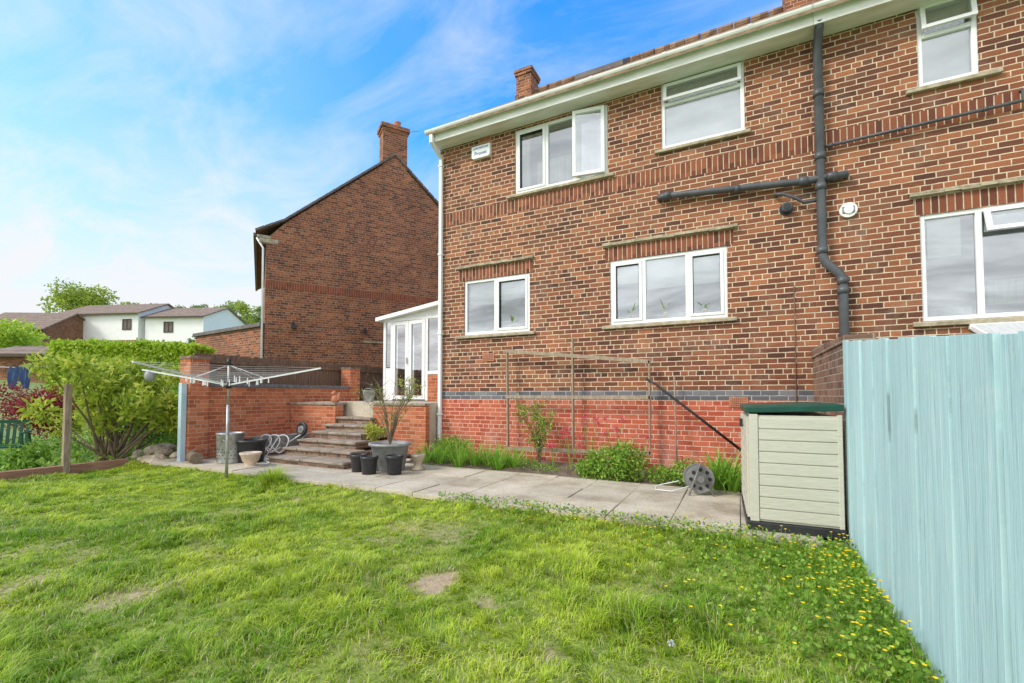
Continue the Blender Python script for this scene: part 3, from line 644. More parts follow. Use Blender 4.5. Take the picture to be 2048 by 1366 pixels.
for k in range(9): g.box(.905,5.25+k*.237,1.70,1.155,5.25+k*.237+.23,1.772+k*.008+random.uniform(-.004,.004))
g.obj('coping',m_pier,e,bevel=.008)
# blue fence
g=MB();y=4.68;kk=0
while y>-1.2:
    w=random.choice([.15,.17,.19,.23]);top=1.657-(4.65-y)*.097+random.uniform(-.006,.006)
    o=(kk%2)*.010;kk+=1;gap=random.choice([.005,.008,.012]);y1=y-w+gap;tw=random.uniform(-.002,.002)
    nz=6;vs=[]
    for q in range(nz):
        u=q/(nz-1);b_=random.uniform(-.0012,.0012);zt=-.16+(top+.16)*u
        vs+=[(.80+o+b_,y1+b_,zt-(w*.097 if q==nz-1 else 0)),(.80+o+b_+tw,y+b_*.5,zt),(.818+o,y,zt),(.818+o,y1+b_,zt-(w*.097 if q==nz-1 else 0))]
    fs=[(3,2,1,0),tuple((nz-1)*4+i for i in range(4))]
    for q in range(nz-1):
        for i in range(4): fs.append((q*4+i,q*4+(i+1)%4,(q+1)*4+(i+1)%4,(q+1)*4+i))
    g.add(vs,fs);y-=w
fe=thing('garden_fence','pale blue painted vertical board garden fence','fence',(.82,3,-.12))
g.obj('boards',m_bluefence,fe,bevel=.0015)
g=MB();g.box(.838,-1.2,-.14,.844,4.66,1.05);g.obj('gap_shade_sheet',m_gap,fe)  # added dark sheet behind the boards, paints shade into the gaps
for z in (.3,1.0): MB().box(.847,-1.2,z,.88,4.6,z+.07).obj('rail',m_wood_brown,fe)
for yy in (4.5,2.7,.9,-.9):
    MB().box(.882,yy,-.2,.96,yy+.08,1.1).obj('post',m_wood_brown,fe)
e=thing('lean_to','small white framed lean to with pale sheet roof','lean-to',(3.6,6.6,0))
g=MB();
for x in (2.55,3.3,4.2): g.beam((x,7.36,2.02),(x,6.3,1.60),.05,.05)
g.box(2.52,6.26,1.53,4.25,6.30,1.60);g.box(2.52,7.34,2.0,4.25,7.39,2.06);g.box(2.54,6.27,0,2.6,6.33,1.53);g.box(4.17,6.27,0,4.23,6.33,1.53);g.obj('frame',m_upvc,e)
g=MB();g.prism([(6.28,1.635),(7.36,2.06),(7.36,2.05),(6.28,1.625)],2.56,4.2);g.obj('roof',m_curtain,e)
# ------------------------------------------------------------------ storage shed
e=thing('garden_store','beige plastic garden store with dark green lid by the fence','garden store',(.405,5.2,0),R(1.8))
g=MB();hx,hy=.345,.62
g.box(-hx+.025,-hy+.012,.085,hx-.025,hy-.02,1.02)
nb=9;ph=(1.0-.10)/nb
for k in range(nb):
    z0=.10+k*ph;g.box(-hx+.075,-hy,z0+.004,hx-.03,-hy+.03,z0+ph-.004)
for x in (-hx,hx-.035): g.box(x,-hy-.006,.085,x+.07 if x<0 else x+.035,-hy+.05,1.03)
g.obj('body',m_shed,e,local=True,bevel=.004)
for a,b in ((-hy+.055,-.006),(.006,hy-.02)):
    g=MB();g.box(-hx-.02,a,.10,-hx+.024,b,1.0)
    for k in range(nb): g.box(-hx-.027,a+.04,.115+k*ph,-hx-.0205,b-.04,.10+k*ph+ph-.012)
    d_=g.obj('door',m_shed,e,local=True,bevel=.004)
g=MB();g.box(-hx-.055,-.05,.88,-hx-.028,.05,.96);g.obj('latch',m_black,d_,local=True,bevel=.004)
g=MB();g.box(-hx-.03,-hy-.012,0,hx+.01,hy,.082);g.obj('base',m_black,e,local=True,bevel=.01)
g=MB();g.add([(-hx-.03,-hy-.012,1.04),(hx+.01,-hy-.012,1.065),(hx+.01,hy,1.065),(-hx-.03,hy,1.04),
 (-hx-.03,-hy-.012,1.092),(hx+.01,-hy-.012,1.117),(hx+.01,hy,1.117),(-hx-.03,hy,1.092),
 (-hx+.03,-hy+.06,1.106),(hx-.03,-hy+.06,1.130),(hx-.03,hy-.05,1.130),(-hx+.03,hy-.05,1.106)],
 [(3,2,1,0),(0,1,5,4),(1,2,6,5),(2,3,7,6),(3,0,4,7),(4,5,9,8),(5,6,10,9),(6,7,11,10),(7,4,8,11),(8,9,10,11)])
g.obj('lid',m_lid,e,local=True,bevel=.006)
# ------------------------------------------------------------------ neighbour gable house
N0=(-13.3,9.1,0);ph_=R(-34)
e=thing('gable_house','large brown brick house gable with tall chimney and stone kneelers','house',N0,ph_)
prof=[(0,-.3),(0,6.15),(.55,6.78),(4.05,9.85),(8.1,6.2),(8.1,-.3)]
g=MB();g.add([(0,p[0],p[1]) for p in prof],[tuple(range(6))]);g.add([(-9,p[0],p[1]) for p in prof],[tuple(range(5,-1,-1))])
g.quad((0,0,-.3),(-9,0,-.3),(-9,0,6.15),(0,0,6.15));g.quad((0,8.1,-.3),(0,8.1,6.2),(-9,8.1,6.2),(-9,8.1,-.3))
g.quad((.004,.02,4.60),(.004,8.08,4.60),(.004,8.08,4.835),(.004,.02,4.835),1)
g.obj('wall',[m_brick2,m_sold2],e,local=True)
g=MB();rp=[(-.30,6.40),(.5,6.86),(4.05,9.96),(8.5,6.05)];un=[(a,b-.07) for a,b in rp]
g.prism(rp+un[::-1],-9.1,.04);rf=g.obj('roof',m_tile,e,local=True)
g=MB()
for (a,b) in zip(rp[:-1],rp[1:]):
    n=int(math.hypot(b[0]-a[0],b[1]-a[1])/.28)
    for k in range(n):
        u0=k/n;u1=(k+.93)/n
        g.beam((.045,a[0]+(b[0]-a[0])*u0,a[1]+(b[1]-a[1])*u0-.025),(.045,a[0]+(b[0]-a[0])*u1,a[1]+(b[1]-a[1])*u1-.018),.07,.06)
g.obj('verge',m_lead,rf,local=True)
g=MB();g.box(-.55,3.62,8.4,.012,4.5,10.75);g.box(-.59,3.58,10.75,.05,4.54,10.85);g.box(-.63,3.54,10.85,.09,4.58,11.0)
g.lathe([(.15,0),(.13,.05),(.115,.27),(.14,.31)],(-.27,4.2,11.0),14,1);g.lathe([(.15,0),(.12,.05),(.11,.12),(.06,.2)],(-.27,3.85,11.0),14,2)
g.obj('chimney',[m_brick2,m_terra,m_lead],rf,local=True)
g=MB();g.tube([(-.27,4.4,11.0),(-.1,5.0,11.15)],.008,4);g.obj('aerial',m_lead,rf,local=True)
g=MB();g.box(-.2,-.20,6.02,.02,.35,6.16);g.box(-.2,-.26,6.161,.025,.15,6.26);g.obj('kneeler',m_stone,e,local=True,bevel=.02)
g=MB();g.tube([(-.03,-.26,6.15),(-.03,-.08,5.85),(-.03,-.055,.3)],.032,8);g.obj('downpipe',m_upvc,e,local=True)
g=MB();g.box(-9,-.36,6.27,-.21,-.27,6.36);g.obj('gutter',m_lead,e,local=True)
for (y,z,s) in [(3.0,3.35,.1),(.75,3.35,.12)]:
    g=MB();g.box(.005,y,z,.14,y+s,z+s);g.tube([(.08,y+s/2,z+s),(.08,y+s/2,z+s+.08)],.03,8);g.obj('wall_lamp',m_black,e,local=True)
g=MB();g.box(-.01,3.0,3.02,.05,4.6,3.07);g.obj('drip_ledge',m_stone,e,local=True)
e=thing('outbuilding','single storey brick outbuilding with dark flat roof edge','outbuilding',(-15.7,9.35,0),R(-6.5))
g=MB();g.box(-2.3,0,-.3,2.25,3.0,3.36);g.obj('wall',m_brick2,e,local=True)
g=MB();g.box(-2.4,-.08,3.36,2.3,3.05,3.48);g.obj('roof',m_lead,e,local=True,bevel=.01)
# porch
e=thing('porch','white framed glazed side porch with double doors','porch',(-6.9,9.1,1.05))
g=MB();yq=9.1
g.box(-8.40,yq,1.06,-8.32,yq+.08,3.12);g.box(-8.15,yq,1.06,-8.09,yq+.08,3.12);g.box(-7.02,yq,1.06,-6.94,yq+.08,3.12);g.box(-6.94,yq,1.72,-5.38,yq+.08,1.80)
g.prism([(-8.40,3.12),(-5.38,3.12),(-5.38,3.20),(-8.40,3.20)],yq,yq+.08,'y');g.box(-6.2,yq,1.8,-6.13,yq+.08,3.12);g.box(-8.32,yq+.01,1.06,-8.15,yq+.07,1.9)
for k in range(4): g.box(-8.40,yq+.5+k*.7,1.06,-8.34,yq+.56+k*.7,3.12)
g.obj('frame',m_upvc,e,bevel=.006)
g=MB();g.prism([(-8.55,3.14),(-5.38,3.56),(-5.38,3.66),(-8.55,3.24)],yq-.15,12.0,'y');g.prism([(-8.5,3.205),(-5.38,3.205),(-5.38,3.55)],yq+.02,yq+.05,'y');g.obj('roof',m_upvc,e,bevel=.004)
for a,b in ((-8.085,-7.56),(-7.55,-7.025)):
    g=MB();frame_bars(g,a,b,1.09,3.11,yq-.01,yq+.05,.095);d_=g.obj('door',m_upvc,e,bevel=.005)
    g=MB();g.quad((a+.08,yq+.02,1.16),(b-.08,yq+.02,1.16),(b-.08,yq+.02,3.04),(a+.08,yq+.02,3.04));g.obj('glass',m_glass,d_,fix=False)
g=MB();g.box(-7.60,yq-.045,2.0,-7.575,yq-.02,2.16);g.obj('handle',m_galv,d_)
g=MB();g.quad((-6.94,yq+.03,1.8),(-5.38,yq+.03,1.8),(-5.38,yq+.03,3.12),(-6.94,yq+.03,3.12));g.obj('glass',m_glass,e,fix=False)
g=MB();g.quad((-8.32,yq+.03,1.9),(-8.15,yq+.03,1.9),(-8.15,yq+.03,3.12),(-8.32,yq+.03,3.12));g.obj('glass',m_glass,e,fix=False)
g=MB();g.box(-6.94,yq+.01,1.05,-5.38,yq+.2,1.715);g.obj('wall',m_gbrick,e)
g=MB();g.box(-8.36,11.9,1.05,-5.38,11.95,3.1);g.obj('rear_wall',m_dark,e)
# ------------------------------------------------------------------ garden wall with piers and fence
e=thing('garden_wall','red brick garden wall with blue brick coping and tall end piers','wall',(-9.2,6.6,0))
MB().box(-9.22,5.03,-.2,-9.0,8.5,1.36).obj('wall',m_gbrick,e)
g=MB();
for k in range(31): g.box(-9.25,5.03+k*.112,1.36,-8.97,5.03+k*.112+.106,1.43)
g.obj('coping',m_coping,e,bevel=.006)
for ya in (4.70,8.5):
    g=MB();g.box(-9.28,ya,-.2,-8.95,ya+.33,1.87);g.obj('pier',m_gbrick,e)
    g=MB();g.box(-9.295,ya-.015,1.87,-8.935,ya+.345,1.92);g.obj('pier_cap',m_pier,e,bevel=.01)
MB().box(-9.12,4.60,-.15,-9.02,4.69,1.42).obj('wooden_post',m_bluepost,label='pale blue painted timber post at the wall end',cat='post',loc=(-9.07,4.65,-.15),bevel=.004)
e=thing('panel_fence','brown vertical board fence above the garden wall','fence',(-9.45,8,1.2))
g=MB();y=5.0
while y<12.4: g.box(-9.42+random.uniform(0,.012),y,.3,-9.395,y+.092,2.02+random.uniform(-.012,.012));y+=.10
g.obj('boards',m_wood_brown,e)
g=MB();g.box(-9.39,5.0,1.84,-9.36,12.4,1.90);g.obj('rail',m_wood_brown,e)
# ------------------------------------------------------------------ rotary dryer
rx,ry=-7.0,4.22;e=thing('rotary_clothes_dryer','aluminium rotary clothes dryer standing open in the lawn','clothes dryer',(rx,ry,-.12))
g=MB();g.tube([(rx,ry,-.15),(rx,ry,1.05)],.022,10);g.tube([(rx,ry,1.0),(rx,ry,1.74)],.017,10);g.obj('pole',m_galv,e)
g=MB();g.tube([(rx,ry,1.30),(rx,ry,1.40)],.04,10);g.obj('hub',m_black,e)
g=MB();g.tube([(rx,ry,1.66),(rx,ry,1.75)],.03,10);g.obj('hub',m_black,e)
tips=[];az0=R(26.7-8)
for k in range(4):
    a=az0+k*math.pi/2;L=1.52;tp=(rx+L*math.cos(a),ry+L*math.sin(a),1.60);tips.append(tp)
    g=MB();g.beam((rx+.03*math.cos(a),ry+.03*math.sin(a),1.36),tp,.018,.022);g.obj('arm',m_alu,e)
    g=MB();m_=[rx+(tp[0]-rx)*.4,ry+(tp[1]-ry)*.4,1.36+.10];g.tube([(rx,ry,1.66),m_],.004,6);g.obj('strut',m_alu,e)
g=MB()
for q in np.linspace(.2,.98,9):
    P=[(rx+(t_[0]-rx)*q,ry+(t_[1]-ry)*q,1.375+.235*q) for t_ in tips]
    for k in range(4):
        a=Vector(P[k]);b=Vector(P[(k+1)%4]);mid=(a+b)/2-Vector((0,0,.015));g.tube([a,mid,b],.0016,4,0,False)
g.obj('washing_line',m_hose,e)
for k in range(22):
    q=random.uniform(.2,.5);k4=random.choice([0,3,2]);a=Vector(tips[k4]);b=Vector(tips[(k4+1)%4]);c=Vector((rx,ry,1.36));pa=c+(a-c)*q;pb=c+(b-c)*q;p=pa+(pb-pa)*random.uniform(.05,.95)
    g=MB();g.add([(p.x-.008,p.y-.006,p.z-.085),(p.x+.008,p.y-.006,p.z-.085),(p.x+.008,p.y+.006,p.z-.085),(p.x-.008,p.y+.006,p.z-.085),(p.x-.004,p.y-.004,p.z+.01),(p.x+.004,p.y-.004,p.z+.01),(p.x+.004,p.y+.004,p.z+.01),(p.x-.004,p.y+.004,p.z+.01)],[(3,2,1,0),(4,5,6,7),(0,1,5,4),(1,2,6,5),(2,3,7,6),(3,0,4,7)])
    g.obj('peg',m_upvc,e)
tp=tips[2];g=MB();g.lathe([(.02,0),(.06,-.02),(.075,-.08),(.06,-.15),(.02,-.17)],(tp[0]+.12,tp[1]+.05,tp[2]-.02),12);g.obj('peg_bag',m_potgrey,e)
# ------------------------------------------------------------------ pots etc
def pot(label,x,y,z,r,h,mat,rim=.02,group=None,name='plant_pot',taper=.78,soil=True):
    e=thing(name,label,'pot',(x,y,z),group=group)
    g=MB();g.lathe([(r*taper,0),(r*taper*1.01,.01),(r*.96,h-.05),(r,h-.045),(r+rim*.3,h-.04),(r+rim*.3,h),(r-.012,h),(r*.93,h-.05),(r*.85,h-.06)],(x,y,z),28)
    g.obj('body',mat,e)
    if soil:
        g=MB();g.lathe([(.0005,h-.035),(r*.5,h-.035),(r*.93,h-.05),(r*.93,h-.09)],(x,y,z),20);g.obj('soil',m_soil,e)
    return e
pot('large grey plastic pot holding a sparse twiggy shrub',-5.06,5.66,0,.31,.43,m_potgrey,rim=.09,taper=.74)
pot('small black plastic plant pot on the paving',-5.36,5.28,0,.125,.27,m_black,group='black plastic pots beside the steps')
pot('small black plastic plant pot on the paving',-5.05,5.19,0,.13,.27,m_black,group='black plastic pots beside the steps')
pot('small black plastic plant pot on the paving',-4.70,5.36,0,.13,.28,m_black,group='black plastic pots beside the steps')
pot('large black plastic tub standing beside the steps',-7.84,5.16,0,.245,.40,m_black,taper=.8)
e=thing('galvanised_bin','perforated galvanised metal incinerator bin on the paving','bin',(-8.12,4.95,0))
g=MB();g.lathe([(.20,.0),(.20,.02),(.215,.50),(.225,.51),(.225,.53),(.208,.53),(.20,.45),(.195,.1)],(-8.12,4.95,0),28);
for r_ in range(4):
    for k in range(20):
        a=k*math.pi/10+r_*.15;rr=.2045+.0056*(.09+r_*.11)
        x=-8.12+rr*math.cos(a);y=4.95+rr*math.sin(a);z=.09+r_*.055;g.tube([(x,y,z),(x+.006*math.cos(a),y+.006*math.sin(a),z)],.009,6,1)
g.obj('body',[m_galv,m_black],e)
g=MB();g.tube([(-8.12+.225*math.cos(R(-60)),4.95+.225*math.sin(R(-60)),.42),(-8.12+.26*math.cos(R(-50)),4.95+.26*math.sin(R(-50)),.40),(-8.12+.225*math.cos(R(-40)),4.95+.225*math.sin(R(-40)),.42)],.007,6);g.obj('handle',m_galv,e)
e=thing('cream_planter','scalloped cream terracotta planter bowl on the paving','pot',(-7.40,4.86,0))
g=MB();g.lathe([(.09,0),(.10,.01),(.075,.04),(.12,.08),(.155,.19),(.17,.20),(.17,.23),(.15,.23),(.13,.18)],(-7.40,4.86,0),24);g.obj('body',m_cream,e)
MB().lathe([(.0005,.19),(.13,.185)],(-7.40,4.86,0),20).obj('soil',m_soil,e)
g=MB();g.tube([(-8.82,4.70,.1),(-8.62,4.62,.1),(-8.42,4.56,.1)],[.105,.10,.098],14);g.tube([(-8.60,4.62,.17),(-8.57,4.60,.24)],[.025,.02],7)
g.obj('log',m_stem,label='short cut log lying beside the brick pier',cat='log',loc=(-8.62,4.62,0))
e=thing('storage_crate','black plastic crate against the brick wall','crate',(-8.55,5.3,0))
g=MB();x0,x1,ya,yb=-8.78,-8.36,5.2,5.55
g.box(x0,ya,0,x1,yb,.02);g.box(x0,ya,.02,x0+.02,yb,.3);g.box(x1-.02,ya,.02,x1,yb,.3);g.box(x0+.02,ya,.02,x1-.02,ya+.02,.3);g.box(x0+.02,yb-.02,.02,x1-.02,yb,.3);g.box(x0-.015,ya-.015,.27,x1+.015,ya-.001,.3);g.obj('body',m_black,e,bevel=.008)
e=thing('wheelbarrow','grey metal wheelbarrow with black tyre resting beside the steps','wheelbarrow',(-8.1,6.1,0))
g=MB();b=[(-8.55,5.85,.12),(-8.0,5.95,.12),(-8.0,6.3,.12),(-8.55,6.2,.12)];tq=[(-8.75,5.72,.36),(-7.85,5.80,.42),(-7.85,6.45,.42),(-8.75,6.35,.36)]
g.add(b+tq,[(0,1,2,3),(0,1,5,4),(1,2,6,5),(2,3,7,6),(3,0,4,7)]);o=g.obj('tray',m_galv,e);so=o.modifiers.new('s','SOLIDIFY');so.thickness=.006
g=MB();g.tube([(-8.9,5.75,.30),(-8.2,5.86,.09),(-7.72,6.08,.42)],.014,8);g.obj('handle',m_alu,e)
g=MB();g.tube([(-8.9,6.35,.30),(-8.2,6.3,.09),(-7.72,6.2,.42)],.014,8);g.obj('handle',m_alu,e)
g=MB()
pts=[(-7.75+.115*math.cos(a),6.13+.04*math.sin(a)*.3,.52+.115*math.sin(a)) for a in np.linspace(0,6.283,21)]
g.tube(pts,.034,8,0,False);wh=g.obj('wheel',m_black,e);g=MB();g.tube([(-7.75,6.09,.52),(-7.75,6.17,.52)],.07,14);g.obj('rim',m_galv,wh)
g=MB();pts=[]
for a in np.linspace(-2.2,15,70):
    pts.append((-8.35+.045*(a+2.2)*.7+.19*math.cos(a),5.70+.03*math.sin(2*a)+.006*a,.26+.19*math.sin(a)*.9))
pts+=[(-7.7,5.3,.02),(-7.3,5.15,.015)]
g.tube(pts,.011,6,0,False)
g.obj('garden_hose',m_hose,label='loose pale garden hose looped beside the wheelbarrow',cat='hose',loc=(-8.1,5.75,0))
e=thing('metal_bucket','galvanised metal bucket on the terrace edge','bucket',(-7.08,7.25,1.05))
g=MB();g.lathe([(.09,0),(.095,.01),(.135,.24),(.14,.25),(.13,.25),(.088,.02)],(-7.08,7.25,1.05),22);g.obj('body',m_galv,e)
g=MB();g.tube([(-7.08+.135*math.cos(a),7.25-.03*math.sin(a),1.29+.05*math.sin(a)) for a in np.linspace(0,math.pi,9)],.005,6);g.obj('handle',m_galv,e)
def ornament(label,x,y,z,mat,cat='ornament'):
    g=MB();g.lathe([(.03,0),(.07,.01),(.085,.06),(.07,.13),(.035,.17)],(x,y,z),14)
    g.lathe([(.01,.15),(.045,.17),(.05,.205),(.03,.235),(.004,.245)],(x-.02,y-.02,z),12)
    g.tube([(x-.055,y-.03,z+.20),(x-.085,y-.04,z+.19)],[.022,.01],8);g.tube([(x-.03,y+.01,z+.23),(x-.03,y+.01,z+.265)],[.014,.004],6)
    g.tube([(x+.06,y,z+.03),(x+.12,y,z+.08),(x+.11,y,z+.17),(x+.13,y,z+.21)],[.02,.035,.035,.012],8)
    g.obj('squirrel_ornament',mat,label=label,cat=cat,loc=(x,y,z))
ornament('small terracotta squirrel ornament on the terrace edge',-7.75,6.95,1.04,m_terra)
g=MB();x,y=-4.62,5.82
g.lathe([(.10,0),(.11,.02),(.08,.05),(.06,.10),(.09,.15),(.12,.22),(.125,.25),(.10,.25),(.09,.22)],(x,y,0),16);g.obj('stone_urn',m_rock,label='small weathered stone urn by the flower bed',cat='urn',loc=(x,y,0))
def twiggy(name,label,base,h,spread,n,leafmat_,nl,ll=.05,stem=.01,cat='shrub',lean=0,tw=4):
    e=thing(name,label,cat,base);g=MB();ends=[]
    for i in range(n):
        a=random.uniform(0,6.28);r=spread*random.uniform(.3,1);hh=h*random.uniform(.6,1)
        p0=Vector(base);p1=p0+Vector((math.cos(a)*r*.3+lean*.3,math.sin(a)*r*.3,hh*.5));p2=p0+Vector((math.cos(a)*r+lean,math.sin(a)*r,hh))
        g.tube([p0,p1,p2],[stem,stem*.6,stem*.2],5,0,False)
        for j in range(tw):
            u=random.uniform(.35,.95);q=p1+(p2-p1)*u if u>.5 else p0+(p1-p0)*u*2
            q2=q+Vector((random.uniform(-1,1),random.uniform(-1,1),random.uniform(.1,1)))*spread*.35
            g.tube([q,q2],[stem*.4,stem*.12],4,0,False);ends+= [q,q2,(q+q2)/2]
        ends+=[p2,p1+(p2-p1)*.6]
    g.obj('stem',m_stem,e,fix=False)
    E=np.array([tuple(q) for q in ends]);P=E[rng.integers(0,len(E),nl)]+rng.normal(size=(nl,3))*spread*.10
    leaf_mesh('foliage',P,ll,ll*.45,leafmat_,parent=e,up=.3)
    return e
twiggy('potted_shrub','sparse leggy shrub with reddish twigs growing in grey pot',(-5.06,5.66,.39),1.08,.50,20,m_leafM,340,.045,tw=7)
twiggy('small_shrub','small yellow leaved evergreen shrub beside the steps',(-5.75,6.0,.3),.42,.24,11,m_leafY,700,.06)
twiggy('climbing_rose','young climbing shrub against the red plinth',(-2.98,6.95,.04),1.15,.42,11,m_leafM,800,.06,tw=7)
twiggy('small_shrub','thin leafy shrub on the terrace above the steps',(-6.2,7.5,1.05),.55,.3,8,m_leafY,200,.05)
# border plants
straps('strappy_plant',[(-4.95+.24*k,6.52+random.uniform(-.15,.15),.0) for k in range(8)],75,.50,.017,m_strap,label='dense clump of strappy green leaves at the house corner',cat='plant',loc=(-4.1,6.6,0))
straps('strappy_plant',[(-.28,6.35,.0),(-.1,6.3,.0),(-.18,6.5,.0)],60,.58,.028,m_strap,label='clump of broad strappy leaves beside the hose reel',cat='plant',loc=(-.2,6.4,0))
def bush(label,blobs,n,L,mat,loc,name='border_plant',cat='plant',up=.3):
    return leaf_mesh(name,blob_pts(blobs,n,.35),L,L*.5,mat,label=label,cat=cat,loc=loc,up=up)
bush('bushy green valerian plant against the red plinth',[((-1.72,6.5,.18),(.36,.26,.28)),((-1.42,6.45,.24),(.28,.24,.30)),((-2.0,6.5,.10),(.22,.2,.16))],3800,.055,m_leafM,(-1.75,6.55,.03))
bush('low green plant beside the hose reel',[((-.98,6.5,.08),(.22,.2,.15)),((-.66,6.5,.13),(.22,.2,.19))],1400,.05,m_leafM,(-.9,6.5,.03))
bush('low sprawling weeds at the base of the wall',[((-2.75,6.6,.03),(.35,.2,.08)),((-3.15,6.75,.06),(.25,.2,.10))],600,.045,m_leafM,(-2.75,6.7,.03))
bush('green plant growing at the house corner',[((-4.75,6.95,.22),(.38,.25,.24))],1100,.06,m_leafM,(-4.7,6.9,.03))
for (x,y,h,k) in [(-2.35,6.7,.62,5),(-2.05,6.75,.92,4),(-1.60,6.5,.78,5),(-2.62,6.65,.5,4),(-1.28,6.5,.62,3)]:
    g=MB();P=[]
    for i in range(k):
        p=Vector((x+random.uniform(-.17,.17),y+random.uniform(-.1,.1),h*random.uniform(.7,1.1)));g.tube([(x,y,.03),(p+Vector((x,y,.1)))/2+Vector((0,0,.05)),p],.004,4,0,False);P.append(p)
    e=thing('valerian','pink valerian flowers on tall thin stems','flower',(x,y,.03),group='pink valerian in the border')
    g.obj('stem',m_leafM,e,fix=False)
    for p in P: leaf_mesh('flower_head',np.array(tuple(p))+rng.normal(size=(34,3))*.020,.026,.02,m_pink,parent=e)
# hose reel
e=thing('hose_reel','grey round garden hose reel standing on the paving','hose reel',(-.45,5.95,0))
cx,cy,cz=-.45,5.95,.19;dirv=Vector((.35,-.94,0)).normalized();C=Vector((cx,cy,cz))
g=MB();g.tube([C-dirv*.07,C-dirv*.05],.165,28);g.tube([C+dirv*.05,C+dirv*.07],.165,28);g.tube([C-dirv*.05,C+dirv*.05],.10,20);g.obj('drum',m_hosereel,e)
g=MB();s_=dirv.cross(Vector((0,0,1)));
for k in range(8):
    a=k*math.pi/4;pp=C+dirv*.072+(s_*math.cos(a)+Vector((0,0,1))*math.sin(a))*.11;g.tube([pp,pp+dirv*.008],.022,10,1)
g.tube([C+dirv*.07,C+dirv*.10],.04,16);g.tube([C+s_*.14+dirv*.1-Vector((0,0,.19)),C+dirv*.09+Vector((0,0,.20)),C-s_*.14+dirv*.1-Vector((0,0,.19))],.012,6,0);g.obj('stand',[m_hosereel,m_black],e)
g=MB();g.tube([C+s_*.1-Vector((0,0,.1)),(-.75,5.85,.02),(-.95,5.9,.015),(-.98,6.05,.03),(-.7,6.15,.1)],.008,6,0,False);g.obj('hose',m_hose,e)
# ------------------------------------------------------------------ far garden at the left
for y0_,y1_,zt in ((.3,2.2,.03),(2.22,4.3,.02)):
    MB().box(-10.22,y0_,-.2,-10.08,y1_,zt).obj('timber_edging',m_sleeper,label='low reddish timber sleeper edging along the lawn',cat='edging',group='timber sleepers edging the lawn',loc=(-10.15,(y0_+y1_)/2,-.2),bevel=.008)
MB().box(-10.16,3.38,-.2,-10.07,3.47,1.38).obj('wooden_post',m_wood_old,label='weathered square timber post beside the shrub',cat='post',loc=(-10.1,3.42,-.2),bevel=.006)
def rock(x,y,z,s):
    bm=bmesh.new();bmesh.ops.create_icosphere(bm,subdivisions=2,radius=s)
    k=Vector((random.uniform(.8,1.4),random.uniform(.7,1.1),random.uniform(.5,.75)))
    for v in bm.verts: v.co=Vector((v.co.x*k.x,v.co.y*k.y,v.co.z*k.z))*random.uniform(.85,1.12)
    me=bpy.data.meshes.new('rock');bm.to_mesh(me);bm.free();me.materials.append(m_rock);o=bpy.data.objects.new('rock',me);o.rotation_euler=(0,0,random.uniform(0,6))
    finish(o,None,'rough pale rockery stone at the edge of the bed','rock','rockery stones',None,(x,y,z))
for i in range(24):
    u=random.random();rock(-9.65-random.uniform(0,1.0),4.45+random.uniform(0,1.3)*u+.1*i/22,-.05+random.uniform(0,.24)*u,random.uniform(.07,.16))
mb=MB();mb.box(-9.62,4.40,-.16,-9.0,4.72,-.03);mb.box(-10.05,4.45,-.16,-9.66,5.2,-.05);mb.obj('stone_path',m_concrete,kind='structure')
e=thing('rhododendron','tall rhododendron shrub with bright yellow green leaves and bare stems','shrub',(-10.85,4.35,-.1))
bl=[];g=MB();base=Vector((-10.85,4.35,-.15))
for i in range(30):
    a=random.uniform(0,6.28);rr=random.uniform(.2,1.38);z=random.uniform(.72,1.86)-.13*rr
    c=Vector((-10.85+rr*math.cos(a)*1.05,4.35+rr*math.sin(a)*.85,z));bl.append((tuple(c),random.uniform(.19,.32)))
    m_=base.lerp(c,.5)+Vector((random.uniform(-.15,.15),random.uniform(-.1,.1),.02));
    g.tube([base+Vector((random.uniform(-.25,.25),random.uniform(-.15,.15),0)),m_,c],[.028,.018,.006],6,0,False)
g.obj('stem',m_stem,e,fix=False);leaf_mesh('foliage',blob_pts(bl,6200,.2),.14,.055,m_leafA,parent=e,up=.3)
for (c,r,nn,L,mt,lb,nm) in [((-11.0,5.9,.35),(.7,.5,.5),2200,.08,m_leafM,'mid green garden shrub behind the rockery','garden_shrub'),((-13.7,4.15,.95),(1.0,.7,.55),6500,.07,m_leafR,'low dark red leaved maple shrub','red_maple'),((-12.4,2.7,.05),(.6,.5,.35),2200,.09,m_leafD,'low dark green garden plant','garden_shrub'),
   ((-11.4,3.3,.05),(.5,.35,.3),1500,.08,m_leafM,'low mid green garden plant by the post','garden_shrub'),((-12.0,5.6,.45),(.8,.6,.6),3600,.08,m_leafD,'mid green garden shrub in the border','garden_shrub'),((-13.2,7.0,.6),(1.2,.8,.8),4000,.09,m_leafM,'tall mixed green garden shrub','garden_shrub'),((-11.9,7.4,.5),(1.3,.8,.8),4500,.08,m_leafD,'dark green garden shrub beyond the brick wall','garden_shrub'),((-15.6,2.9,.3),(1.0,.8,.6),3000,.10,m_leafM,'mid green garden shrub beside the maple','garden_shrub')]:
    bls=rand_blobs(c,tuple(q*.55 for q in r),8,min(r)*.5,min(r)*.85)
    leaf_mesh(nm,blob_pts(bls,nn,.3),L,L*.45,mt,label=lb,cat='shrub',loc=(c[0],c[1],-.1))
n=9000;px=rng.uniform(-17,-10.2,n);py=rng.uniform(.5,9,n)
leaf_mesh('ground_cover',np.stack([px,py,-.12+rng.uniform(0,.35,n)*vnoise(px,py,4)],1),.10,.05,m_leafM,kind='stuff',label='mixed low green ground cover in the garden beds',cat='ground cover')
